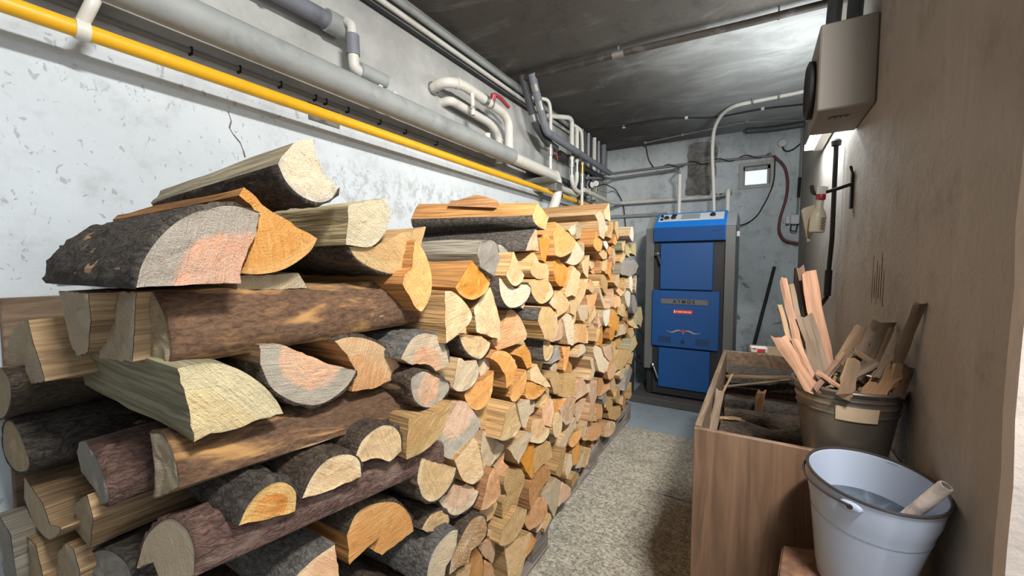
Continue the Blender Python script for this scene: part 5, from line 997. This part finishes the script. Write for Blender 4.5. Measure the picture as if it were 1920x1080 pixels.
# sloping top caps of the side panels
for (x0, x1) in ((BX0, BX0 + .07), (BX1 - .07, BX1)):
    bme('side_cap', prism_me('side_cap', [(BY - .005, 1.375), (BY + .135, 1.482), (3.93, 1.482), (3.93, 1.375)], 'x', x0, x1), simple('boiler_cap_%d' % (x0*1000), (.33, .345, .35), .4, .1, var=.04))
hood = bme('control_hood', prism_me('control_hood', [(BY - .035, 1.272), (BY - .05, 1.378), (BY + .125, 1.498), (3.92, 1.498), (3.92, 1.272)], 'x', BX0 + .066, BX1 - .064), M_bluelight)
bme('hood_front', prism_me('hood_front', [(BY - .0385, 1.274), (BY - .053, 1.374), (BY - .050, 1.376), (BY - .034, 1.274)], 'x', BX0 + .068, BX1 - .066), M_blue, hood)
# instrument plate lying on the slope
S0 = Vector((0, BY - .05, 1.378)); SD = (Vector((0, BY + .125, 1.498)) - S0); SL = SD.length; SD.normalize(); SN = Vector((0, -SD.z, SD.y))
def on_slope(name, x0, x1, s0, s1, h, mat, par):
    V = []
    for hh in (0.0005, h):
        for (x, s) in ((x0, s0), (x1, s0), (x1, s1), (x0, s1)): V.append(Vector((x, 0, 0)) + S0 + SD*s + SN*hh)
    F = [(0, 3, 2, 1), (4, 5, 6, 7)] + [(i, (i+1) % 4, 4+(i+1) % 4, 4+i) for i in range(4)]
    return bme(name, mesh(name, V, F), mat, par)
px0, px1 = BX0 + .082, BX1 - .082
pl = on_slope('instrument_plate', px0, px1, .085, .19, .003, M_plate, hood)
on_slope('display_frame', px0 + .155, px0 + .305, .088, .187, .005, M_plate, hood)
on_slope('display', px0 + .165, px0 + .295, .098, .178, .007, M_screen, hood)
def knob(name, x, s, r, h):
    o = bme(name, lathe_me(name, [(r*1.05, 0), (r, h*.6), (r*.8, h), (0, h)], 18), M_black, hood)
    p = Vector((x, 0, 0)) + S0 + SD*s; rot = SN.to_track_quat('Z', 'Y').to_matrix().to_4x4()
    o.data.transform(Matrix.Translation(p) @ rot); return o
for (x, s, r) in ((px0 + .022, .155, .011), (px0 + .058, .130, .018), (px0 + .108, .130, .018), (px1 - .075, .145, .019)): knob('knob', x, s, r, .018)
on_slope('switch', px0 + .092, px0 + .128, .160, .180, .008, M_black, hood)
on_slope('switch', px0 + .014, px0 + .034, .100, .125, .008, M_black, hood)
# doors and middle panel
bb('door_surround', (BX0 + .062, BY + .012, .075), (BX1 - .066, BY + .05, 1.276), M_bdark)
ud = bb('upper_door', (-.640, BY - .018, .905), (-.272, BY + .015, 1.258), M_blue, None, .004)
mpn = bb('middle_panel', (-.694, BY - .024, .462), (-.222, BY + .015, .898), M_blue, None, .004)
ld = bb('lower_door', (-.640, BY - .018, .140), (-.275, BY + .015, .450), M_blue, None, .004)
def handle(par, p0, p1):
    o = bme('handle', tube_me('handle', path([(p0[0], BY - .005, p0[1]), (p0[0], BY - .05, p0[1]), (p1[0], BY - .062, p1[1])], .015), .0085, 10), M_bdark if par is ud else M_steel, par)
    k = bme('handle_ball', lathe_me('handle_ball', [(0, -.017), (.012, -.012), (.017, 0), (.012, .012), (0, .017)], 14), M_steel, par); k.data.transform(Matrix.Translation((p0[0], BY - .056, p0[1])))
handle(ud, (-.655, 1.175), (-.627, 1.10)); handle(ld, (-.672, .315), (-.632, .215))
bb('name_strip', (-.628, BY - .027, .795), (-.298, BY - .022, .833), M_bgrey, mpn, .001)
bb('strip_frame', (-.632, BY - .0255, .790), (-.294, BY - .0215, .838), M_blue, mpn, .001)
def text(body, x, y, z, size, mat, par, ext=.0012, w=1.0, bold=.0):
    cu = bpy.data.curves.new('lettering', 'FONT'); cu.body = body; cu.size = size; cu.extrude = ext; cu.align_x = 'CENTER'; cu.align_y = 'CENTER'; cu.space_character = w; cu.offset = bold
    tmp = bpy.data.objects.new('lettering_tmp', cu); COL.objects.link(tmp)
    dg = bpy.context.evaluated_depsgraph_get(); me = bpy.data.meshes.new_from_object(tmp.evaluated_get(dg)); bpy.data.objects.remove(tmp)
    me.transform(Matrix.Translation((x, y, z)) @ Matrix.Rotation(math.radians(90), 4, 'X')); me.materials.clear()
    return bme('lettering', me, mat, par)
text('ATMOS', -.463, BY - .0285, .814, .036, M_black, mpn, .0008, 1.45, .0009)
lb = bb('warning_label', (-.535, BY - .0265, .722), (-.402, BY - .0235, .752), M_redlabel, mpn, .0005)
for k in range(9):
    xx = -.512 + k*.0118; bb('label_print', (xx, BY - .0275, .733), (xx + (.008 if k % 3 else .006), BY - .0262, .742), M_whitelab, mpn, 0)
bb('label_print', (-.530, BY - .0275, .728), (-.521, BY - .0262, .747), M_whitelab, mpn, 0)
# winged emblem
for s in (-1, 1):
    P = []
    for k in range(13):
        u = k/12; P.append((s*(.012 + u*.108), .003 + .011*math.sin(u*6.5)*(1-u*.5) - .004*u))
    for k in range(12, -1, -1):
        u = k/12; P.append((s*(.012 + u*.108), -.006 + .010*math.sin(u*6.5 + .5)*(1-u*.5) - .004*u + .003*u))
    bme('emblem_wing', prism_me('emblem_wing', [(-.462 + p[0], .588 + p[1]) for p in P], 'y', BY - .0262, BY - .0235), M_emblem, mpn)
bme('emblem_heart', prism_me('emblem_heart', [(-.462 + r*math.cos(a), .592 + r*math.sin(a)) for a, r in ((k*math.pi/6, .014 if k % 2 else .009) for k in range(12))], 'y', BY - .0268, BY - .0235), M_redlabel, mpn)
bme('emblem_drop', prism_me('emblem_drop', [(-.470, .586), (-.462, .566), (-.454, .586)], 'y', BY - .0268, BY - .0235), M_emblem, mpn)
for x0 in (-.640, -.372):
    for k in range(7): bb('vent_slot', (x0 + k*.0135, BY - .0255, .493), (x0 + k*.0135 + .006, BY - .0225, .545 - .004*(k % 2)), M_bdark, mpn, 0)
o = bme('air_knob', lathe_me('air_knob', [(.013, 0), (.012, .01), (0, .011)], 16), M_bdark, mpn); o.data.transform(Matrix.Translation((-.462, BY - .024, .512)) @ Matrix.Rotation(math.radians(90), 4, 'X'))
bb('latch', (-.285, BY - .048, 1.335), (-.235, BY - .042, 1.342), M_black, hood, .001)
bb('side_fitting', (BX1, 3.40, 1.30), (BX1 + .02, 3.43, 1.34), M_paper, None, .003)
bme('flue_pipe', tube_me('flue_pipe', path([(-.45, 3.92, 1.15), (-.45, 4.06, 1.15)], 0), .075, 20), M_bdark)

# things between the pile and the boiler
tag(box('dark_board', (-.89, 3.05, .003), (-.865, 3.45, 1.06), M_ins_dark, None, .003), 'dark board standing between woodpile and boiler', 'board')

# ------------------------------------------------------------------ right wall: box, lamp, rod, hook, bottle
t = empty('wall_box', (.29, 1.75, 1.58)); tag(t, 'beige-grey box high on the right wall with round black disc', 'box')
box('casing', (-.142, -.135, 0), (-.001, .16, .262), M_box, t, .004)
o = link('disc', lathe_me('disc', [(0, -.004), (.088, -.004), (.094, .004), (.094, .016), (.080, .022), (.06, .012), (0, .010)], 36), M_black, t); o.rotation_euler = (0, math.radians(-90), 0); o.location = (-.142, .015, .115)
o = link('slot', prism_me('slot', [(-.094, -.012), (-.085, -.020), (-.045, -.020), (-.036, -.012), (-.036, .002), (-.094, .002)], 'z', -.002, .003), M_bdark, t); o.location = (-.01, -.03, 0)
for k in range(4): box('slot_tab', (-.095 + k*.014, -.048, -.003), (-.088 + k*.014, -.030, .001), M_box, t, .001)
for (x, y_) in ((.205, 1.86), (.255, 1.80)):
    tag(tube('vent_duct', [(x, y_, 1.845), (x, y_, 1.95), (x + .01, y_ - .08, 2.24)], .022, M_ins_dark, None, .05, 14), 'dark duct rising from wall box to ceiling, %s' % ('farther from wall' if x < .23 else 'against the wall'), 'duct', 'ducts above the wall box')
# fluorescent batten behind the box
t = empty('wall_lamp', (.285, 2.40, 1.73)); tag(t, 'bright tube lamp on right wall, mostly hidden behind the beige-grey box', 'lamp')
box('batten', (-.045, -.37, -.018), (.0, .37, .022), M_ivory, t, .004)
o = link('tube', tube_me('tube', [(-.068, -.34, 0), (-.068, .34, 0)], .012, 12), M_lamp, t)
for yy in (-.35, .35): box('tube_holder', (-.082, yy - .008, -.016), (-.044, yy + .008, .016), M_ivory, t, .003)
for k in range(4):
    ld_ = bpy.data.lights.new('tube_light', 'POINT'); ld_.energy = 5.2; ld_.color = (.90, .97, 1.0); ld_.shadow_soft_size = .02
    lo_ = bpy.data.objects.new('tube_light', ld_); COL.objects.link(lo_); lo_.location = (.19, 2.40 - .27 + k*.18, 1.73)
# black rod
t = tube('drain_rod', [(.262, 2.12, 1.586), (.262, 2.118, 1.20), (.262, 2.16, 1.09), (.262, 2.18, .96), (.250, 2.36, .885)], .0085, M_blackmetal, None, .02, 10); tag(t, 'thin black rod standing upright on the right wall', 'rod')
o = link('rod_cap', lathe_me('rod_cap', [(0, -.012), (.016, -.010), (.018, .008), (.012, .016), (0, .018)], 16), M_black, t); o.location = (.262, 2.12, 1.590)
tube('rod_sleeve', [(.262, 2.165, 1.075), (.262, 2.178, .965)], .013, M_black, t, 0, 10)
# hook bracket
t = empty('hook_bracket', (.288, 1.90, 1.30)); tag(t, 'black iron hook bracket on the right wall holding a bottle', 'hook')
link('back_plate', prism_me('back_plate', [(-.012, 0), (.012, 0), (.014, .018), (.011, .115), (.014, .13), (-.012, .13), (-.010, .115)], 'x', -.007, .0), M_blackmetal, t)
tube('arm', [(-.004, .0, .088), (-.055, -.005, .070), (-.105, -.01, .058), (-.118, -.012, .066), (-.122, -.014, .092)], .0065, M_blackmetal, t, .02, 10)
tube('eyelet', [(-.004, .0, .125), (-.012, -.004, .150), (-.006, .004, .152), (-.002, 0, .128)], .0025, M_blackmetal, t, .008, 6)
# spray bottle
t = empty('spray_bottle', (.186, 1.885, 1.216)); t.rotation_euler = (0, math.radians(4), math.radians(12)); tag(t, 'cream plastic bottle with red collar hanging on black hook', 'bottle')
me = lathe_me('bottle_body', [(.020, 0), (.024, .003), (.0255, .012), (.0255, .058), (.021, .075), (.0135, .088), (.0115, .096), (.0115, .125)], 24); me.transform(Matrix.Diagonal((1.0, .72, 1, 1))); link('bottle_body', me, M_bottle, t)
link('collar', lathe_me('collar', [(.0145, .121), (.0155, .124), (.0155, .137), (.0145, .140)], 20), M_red, t)
link('nozzle', prism_me('nozzle', [(-.016, .140), (.012, .140), (.011, .152), (.018, .160), (.016, .168), (-.004, .170), (-.018, .166)], 'y', -.008, .008), M_paper, t)
for k in range(7): box('label_line', (.004, -.0192, .012 + k*.0065), (.018 - .003*(k % 2), -.0178, .0145 + k*.0065), M_kind_dark, t)
# flat folded pouch hanging behind the bottle
t = empty('hanging_pouch', (.172, 1.925, 1.185)); tag(t, 'beige folded pouch hanging behind the bottle on the hook', 'pouch')
link('pouch_body', prism_me('pouch_body', [(-.032, .118), (-.028, .126), (.016, .142), (.020, .135), (.010, .075), (.004, .022), (-.012, .016)], 'y', -.016, .016), M_leather, t)
link('pouch_flap', prism_me('pouch_flap', [(.006, .030), (.018, .120), (.040, .072), (.036, .058), (.022, .050)], 'y', -.010, .020), M_kind_dark, t)
link('pouch_tip', prism_me('pouch_tip', [(-.012, .018), (.000, .020), (.000, .002), (-.010, .0)], 'y', -.006, .006), M_leather, t)
M_scr = simple('scratched_plaster', (.265, .23, .20), .9)
# scratched key-shaped mark in the plaster
for k in range(12):
    yy = 1.43 + (k % 6)*.024; z0 = .985 + random.uniform(0, .03)
    box('plaster_scratch', (.2892, yy, z0), (.2905, yy + .0018, z0 + random.uniform(.05, .13)), M_scr, wr)
# ------------------------------------------------------------------ crate with scrap wood
CX0, CX1, CY0, CY1, CZ = -.122, .285, 1.082, 2.145, .692
t = empty('wood_crate', (.08, 1.6, 0)); tag(t, 'open plywood crate full of dark scrap wood along right wall', 'crate')
def cb(name, lo, hi, mat, bev=.0015):
    return box(name, [lo[0]-.08, lo[1]-1.6, lo[2]], [hi[0]-.08, hi[1]-1.6, hi[2]], mat, t, bev)
cb('front_board', (CX0, CY0, 0.003), (CX1, CY0 + .014, CZ), M_ply)
cb('left_board', (CX0, CY0 + .0145, 0.003), (CX0 + .016, CY1 - .02, CZ + .004), M_plank)
cb('back_board', (CX0, CY1 - .0195, 0.003), (CX1, CY1, CZ + .002), M_plank)
cb('right_board', (CX1 - .014, CY0 + .0145, 0.003), (CX1, CY1 - .02, CZ - .03), M_plank)
cb('bottom_board', (CX0 + .0165, CY0 + .0145, 0.003), (CX1 - .0145, CY1 - .02, .02), M_plank)
def scrap_log(p0, p1, r, mat, label, group, seg=9):
    P = [Vector(p0).lerp(Vector(p1), k/5) for k in range(6)]
    sd = Vector((random.uniform(0, 30), 0, 0)); me = tube_me('scrap_log', P, r, seg)
    for v_ in me.vertices:
        v_.co += Vector((0, noise.noise(sd + v_.co*22), noise.noise(sd + v_.co*19 + Vector((5, 5, 5)))))*r*.35
    uvl = me.uv_layers.new(name='side')
    for l in me.loops:
        c_ = me.vertices[l.vertex_index].co; uvl.data[l.index].uv = (c_.x, c_.y + c_.z)
    o = link('scrap_log', me, mat); tag(o, label, 'firewood', group); return o
fill = box('scrap_heap', (-.10, 1.10, .022), (.265, 2.12, .50), M_kind_dark); tag(fill, 'dark heap of scrap wood filling the lower crate', 'scrap wood'); fill['kind'] = 'stuff'
GC = 'scrap wood in the crate'
scrap_log((-.09, 2.02, .60), (.26, 2.00, .615), .052, BARKM['k'], 'black-barked log lying at the far end inside crate', GC)
scrap_log((-.085, 1.62, .545), (.26, 1.66, .55), .040, BARKM['d'], 'dark brown scrap log across the middle of the crate', GC)
scrap_log((-.08, 1.38, .575), (.26, 1.40, .58), .042, BARKM['d'], 'dark brown scrap log in crate nearer than the middle one', GC)
scrap_log((-.07, 1.20, .55), (.20, 1.24, .56), .036, BARKM['w'], 'reddish scrap log just inside the crate front board', GC)
scrap_log((-.09, 1.83, .53), (.25, 1.80, .54), .038, BARKM['k'], 'blackish scrap log between far and middle logs in crate', GC)
def stick(name, p0, p1, w_, th, mat, label, cat='kindling', group='kindling in the zinc bucket', twist=0.0, taper=1.0, side=None):
    """split stick from p0 to p1 with an irregular four-sided section"""
    p0, p1 = Vector(p0), Vector(p1); d = p1 - p0; L_ = d.length; d.normalize()
    s = Vector(side) if side else Vector((1, -.1, 0)); s = (s - d*s.dot(d)).normalized(); n_ = d.cross(s)
    F = []; nr = 6
    sec = [(-.5, -.5), (-.1, -.62), (.5, -.42), (.46, .5), (0, .6), (-.5, .44)]
    sd = Vector((random.uniform(0, 40), random.uniform(0, 40), 0))
    loc_V = []
    for j in range(nr):
        f = j/(nr-1); k = 1 + (taper-1)*f; a = twist*f; c_, s_ = math.cos(a), math.sin(a)
        for q, (u, v_) in enumerate(sec):
            u2 = u*w_*k*(1 + .45*noise.noise(sd + Vector((f*3, u*4, v_*4)))); v2 = v_*th*(1 + .6*noise.noise(sd + Vector((f*3, u*4, v_*4 + 9))))
            e = 0 if 0 < j < nr-1 else random.uniform(-.5, .5)*w_*.75
            loc_V.append(Vector((u2*c_ - v2*s_, u2*s_ + v2*c_, L_*f + e)))
    for j in range(nr-1):
        for q in range(6): q2 = (q+1) % 6; F.append((j*6+q, j*6+q2, (j+1)*6+q2, (j+1)*6+q))
    F.append((5, 4, 3, 2, 1, 0)); F.append(tuple((nr-1)*6+q for q in range(6)))
    o = link(name, mesh(name, loc_V, F), mat); R_ = Matrix((s, n_, d)).transposed().to_4x4()
    o.matrix_world = Matrix.Translation(p0) @ R_
    tag(o, label, cat, group); return o
for i, (p0, p1, w_, m, lab) in enumerate((
  ((-.095, 1.90, .63), (.16, 1.88, .665), .012, M_kind_tan, 'pale thin lath lying on the far crate log'),
  ((-.10, 1.84, .60), (.13, 1.93, .64), .010, M_kind_grey, 'grey lath beside the pale lath in crate'),
  ((.02, 1.74, .53), (.03, 1.74, .63), .028, M_kind_or, 'short orange scrap standing in the crate'),
  ((-.10, 1.50, .58), (-.02, 1.47, .60), .020, M_kind_tan, 'pale chip between logs in the crate'),
  ((-.10, 1.70, .60), (-.07, 1.82, .66), .008, M_kind_tan, 'thin splinter poking up at the left crate board'),
  ((-.10, 1.30, .58), (-.085, 1.42, .70), .022, M_kind_grey, 'grey splintered slat leaning on the left crate board'),
  ((-.06, 1.16, .585), (.12, 1.19, .60), .022, M_kind_or, 'brown-orange slat behind the crate front board'),
  ((.06, 1.145, .60), (.13, 1.15, .605), .030, M_paper, 'crumpled white scrap behind the crate front board'))):
    stick('scrap_stick', p0, p1, w_, w_*.55, m, lab, 'scrap wood', GC)
# packet on a cardboard box behind the crate, black bar leaning to the back wall
tag(box('cardboard_box', (-.02, 2.17, 0), (.24, 2.42, .684), M_card, None, .003), 'brown cardboard box standing behind the wood crate', 'box')
t = empty('packet', (.02, 2.22, .6845)); t.rotation_euler = (0, 0, .2); tag(t, 'small red and white packet behind the crate', 'packet')
box('wrapper', (-.035, -.02, 0), (.035, .02, .026), M_paper, t, .004); box('red_print', (-.01, -.0206, .003), (.022, -.0198, .018), M_redlabel, t); box('red_print', (-.030, -.0206, .016), (-.014, -.0198, .022), M_redlabel, t)
tag(tube('iron_bar', [(-.085, 3.62, .012), (.128, 4.075, 1.075)], .013, M_blackmetal, None, 0, 10), 'black iron bar leaning against the back wall', 'bar')
tag(box('corner_post', (.245, 3.70, .0), (.275, 3.76, 1.07), M_kind_dark, None, .003), 'dark narrow board upright near back right corner', 'board')

# ------------------------------------------------------------------ zinc bucket with kindling
ZB = Vector((.187, 1.20, .622)); RB = .1035; HB = .205
t = empty('zinc_bucket', ZB); tag(t, 'dull zinc bucket filled with kindling against right wall', 'bucket')
prof = [(.070, .0), (.072, .003)]
for k in range(1, 13):
    f = k/12; prof.append((.072 + (RB-.003-.072)*f + 0, .003 + (HB-.007)*f))
for q_ in (.150, .168, .184):
    f = (q_ - .003)/(HB-.007); r_ = .072 + (RB-.003-.072)*f
    prof += [(r_ - .0002, q_ - .004), (r_ + .0022, q_), (r_ + .0006, q_ + .004)]
prof.sort(key=lambda p: p[1])
inner = [(RB-.005, HB-.006), (.070, .008), (0, .008)]
link('bucket_wall', lathe_me('bucket_wall', [(0, 0)] + prof + inner, 48), M_bucket, t)
tor = [(RB + .0042*math.cos(a*math.pi/4) - .001, HB + .0042*math.sin(a*math.pi/4) - .003) for a in range(9)]
link('rim', lathe_me('rim', tor, 48, True), M_bucket, t)
V = []; F = []
for k in range(9):
    a = math.radians(-108 + k*5.5)
    for (zz) in (.140, .172):
        r_ = .072 + (RB-.003-.072)*(zz-.003)/(HB-.007) + .0032; V.append((r_*math.cos(a), r_*math.sin(a), zz))
for k in range(8): F.append((2*k, 2*k+2, 2*k+3, 2*k+1))
link('tape_patch', mesh('tape_patch', V, F, True), M_tape, t)
KG = 'kindling in the zinc bucket'
STICKS=[
((0.148, 1.19, 0.856), (0.112, 1.27, 1.074), 0.0292, 0.012, 'p', 'tall pale pink board standing highest in the zinc bucket'),
((0.093, 1.157, 0.889), (0.058, 1.24, 1.059), 0.0165, 0.01, 'p', 'narrow ridged pink stick left of the tall board'),
((0.076, 1.141, 0.901), (0.054, 1.22, 0.994), 0.0103, 0.008, 't', 'short thin tan stick at the left bucket edge'),
((0.098, 1.207, 0.915), (0.077, 1.27, 1.045), 0.015, 0.008, 'g', 'grey pointed stick behind the narrow ridged one'),
((0.123, 1.249, 0.936), (0.099, 1.31, 1.091), 0.016, 0.01, 'd', 'dark brown stick behind the tall pink board'),
((0.136, 1.14, 0.837), (0.104, 1.19, 0.971), 0.0305, 0.014, 'g', 'broad grey-tan split stick in front of the tall board'),
((0.117, 1.104, 0.816), (0.047, 1.13, 0.932), 0.0253, 0.012, 'p', 'pinkish split stick leaning left over the bucket rim'),
((0.122, 1.122, 0.832), (0.081, 1.15, 0.922), 0.0138, 0.01, 'p', 'short pink stick right of the left-leaning stick'),
((0.179, 1.225, 0.863), (0.225, 1.28, 0.946), 0.0271, 0.01, 't', 'tan board piece leaning right in the middle of bucket'),
((0.203, 1.205, 0.873), (0.235, 1.25, 0.941), 0.0151, 0.01, 'g', 'grey piece beside the right-leaning tan board'),
((0.221, 1.248, 0.853), (0.267, 1.3, 0.959), 0.0415, 0.009, 'g', 'wide flat grey-brown board leaning on the right wall'),
((0.241, 1.228, 0.859), (0.276, 1.27, 0.95), 0.0094, 0.008, 't', 'thin tan lath in front of the wide flat board'),
((0.257, 1.148, 0.874), (0.281, 1.105, 1.02), 0.0188, 0.01, 'g', 'long grey slat leaning highest on the right wall'),
((0.252, 1.136, 0.844), (0.27, 1.15, 0.944), 0.0158, 0.01, 't', 'tan stick under the long grey slat'),
((0.211, 1.113, 0.811), (0.258, 1.15, 0.882), 0.0383, 0.01, 'o', 'orange-brown flat piece at the right front rim'),
((0.135, 1.111, 0.837), (0.176, 1.17, 0.897), 0.0097, 0.008, 't', 'thin tan splinter lying in the bucket middle'),
((0.117, 1.095, 0.822), (0.162, 1.14, 0.886), 0.0102, 0.008, 'd', 'dark splinter lying across the front chips'),
((0.167, 1.087, 0.821), (0.189, 1.14, 0.89), 0.0263, 0.009, 't', 'ragged pale tan piece at the front centre'),
((0.183, 1.125, 0.852), (0.232, 1.16, 0.883), 0.0173, 0.01, 'g', 'short grey-brown chunk right of the ragged piece'),
((0.255, 1.173, 0.863), (0.194, 1.19, 0.903), 0.0129, 0.009, 't', 'flat tan sliver lying across the chips'),
((0.224, 1.121, 0.856), (0.246, 1.16, 0.9), 0.0124, 0.01, 'g', 'small pale chunk beside the orange-brown flat piece'),
((0.181, 1.093, 0.823), (0.122, 1.11, 0.861), 0.0093, 0.007, 'p', 'thin pinkish chip along the front rim'),
((0.261, 1.132, 0.822), (0.279, 1.15, 0.884), 0.0212, 0.012, 'd', 'dark crumbly lump at the right bucket rim')
]
for i, row in enumerate(STICKS):
    p0, p1, w_, th, m, lab = row; stick('kindling_stick', p0, p1, w_, th, {'p': M_kind_pink, 't': M_kind_tan, 'g': M_kind_grey, 'd': M_kind_dark, 'o': M_kind_or}[m], lab)
# chips filling the bucket under the sticks
V = []; F = []
for k in range(150):
    a = random.uniform(0, 6.283); r_ = .085*math.sqrt(random.random()); c_ = Vector((r_*math.cos(a), r_*math.sin(a), .165 + .03*random.random() + .03*(1 - r_/.085)))
    R_ = Matrix.Rotation(random.uniform(-.9, .9), 3, 'X') @ Matrix.Rotation(random.uniform(-.9, .9), 3, 'Y') @ Matrix.Rotation(random.uniform(0, 6), 3, 'Z')
    sx, sy, sz = random.uniform(.006, .020), random.uniform(.003, .007), .0022; b0 = len(V)
    for (i, j, l) in ((-1,-1,-1), (1,-.7,-1), (.8,1,-1), (-1,.8,-1), (-1,-1,1), (1,-.7,1), (.8,1,1), (-1,.8,1)): V.append(c_ + R_ @ Vector((i*sx, j*sy, l*sz)))
    F += [tuple(b0+q for q in f) for f in ((0,3,2,1), (4,5,6,7), (0,1,5,4), (1,2,6,5), (2,3,7,6), (3,0,4,7))]
ch = link('wood_chips', mesh('wood_chips', V, F), M_kind_tan); ch.location = ZB; tag(ch, 'loose tan wood chips heaped in the zinc bucket', 'wood chips'); ch['kind'] = 'stuff'

# ------------------------------------------------------------------ white enamel bucket on a block
WB = Vector((.192, .940, .718)); RW = .0975; HW = .215
t = empty('enamel_bucket', (0, 0, 0)); tag(t, 'white enamel bucket with dark rim and water in foreground', 'bucket')
rot = Vector((0, 0, 1)).rotation_difference(Vector((.053, -.101, 1)))
t.rotation_mode = 'QUATERNION'; t.rotation_quaternion = rot; t.location = WB - (rot @ Vector((0, 0, HW)))
prof = [(0, 0), (.060, 0), (.063, .002), (.064, .012), (.0655, .015), (.0668, .020)]
for k in range(1, 11):
    f = k/10; prof.append((.0668 + (RW-.0668)*f + (.0016 if k == 8 else 0), .02 + (HW-.022)*f))
inner = [(RW-.0035, HW-.004), (.064, .012), (0, .010)]
link('bucket_wall', lathe_me('bucket_wall', prof + inner, 64), M_enamel, t)
link('rim', lathe_me('rim', [(RW + .0027*math.cos(a*math.pi/4) - .0005, HW + .0027*math.sin(a*math.pi/4) - .002) for a in range(9)], 64, True), M_rim, t)
def ear(ang):
    a = math.radians(ang); c_ = Vector((math.cos(a), math.sin(a), 0)); s_ = Vector((-math.sin(a), math.cos(a), 0)); r_ = RW - .004
    P = []
    for k in range(16):
        q = 2*math.pi*k/16; P.append((.017*math.cos(q), .011*math.sin(q)))
    V = [c_*(r_ - .001) + s_*p[0] + Vector((0, 0, HW - .017 + p[1])) for p in P] + [c_*(r_ + .006) + s_*p[0]*.8 + Vector((0, 0, HW - .017 + p[1]*.8)) for p in P]
    F = [tuple(range(16, 32))] + [(k, (k+1) % 16, 16+(k+1) % 16, 16+k) for k in range(16)]
    e = link('ear', mesh('ear', V, F, True), M_enamel, t)
    h = link('ear_hole', lathe_me('ear_hole', [(0, 0), (.0045, 0), (.0045, .0015), (0, .0015)], 12), M_rim, e)
    h.matrix_local = Matrix.Translation(c_*(r_ + .006) + Vector((0, 0, HW - .017))) @ c_.to_track_quat('Z', 'Y').to_matrix().to_4x4()
ear(243); ear(63)
hp = [(math.cos(math.radians(63 + k*9))*(RW + .0045), math.sin(math.radians(63 + k*9))*(RW + .0045), HW - .014 - .005*math.sin(math.radians(k*9))) for k in range(21)]
tube('bail_handle', hp, .0022, M_rim, t, 0, 8)
hr = .064 + (RW-.0675)*.62
wt = link('water', lathe_me('water', [(0, .140), (hr*.995 + .0045, .140)], 48), M_water); wt.parent = None
tag(wt, 'still water standing in the white enamel bucket', 'water'); wt.rotation_mode = 'QUATERNION'; wt.rotation_quaternion = rot; wt.location = t.location
# hollow stick standing in the bucket
hd0 = Vector((.205, .915, .63)); hd1 = Vector((.262, .868, .757))
hb = empty('wooden_handle', hd0); tag(hb, 'pale round wooden handle resting inside the white bucket', 'handle')
d_ = (hd1 - hd0); me = lathe_me('shaft', [(.0098, 0), (.0098, d_.length - .002), (.0090, d_.length), (.0062, d_.length), (.006, d_.length - .012), (0, d_.length - .013)], 18)
me.transform(d_.to_track_quat('Z', 'Y').to_matrix().to_4x4()); link('shaft', me, wood_obj('pale_handle', (.40, .34, .30), (30, 30, 30)), hb)
# block under the bucket
bl = empty('chopping_block', (.165, .93, 0)); tag(bl, 'brown wooden block under the white enamel bucket', 'block')
P = [(-.095, -.095), (-.112, -.02), (-.100, .085), (-.02, .112), (.085, .105), (.115, .02), (.10, -.085), (.0, -.112)]
me = prism_me('block_body', P, 'z', .0, .492); link('block_body', me, M_block, bl)
me = prism_me('block_top', [(p[0]*.97, p[1]*.97) for p in P], 'z', .492, .4985); link('block_top', me, M_block, bl)
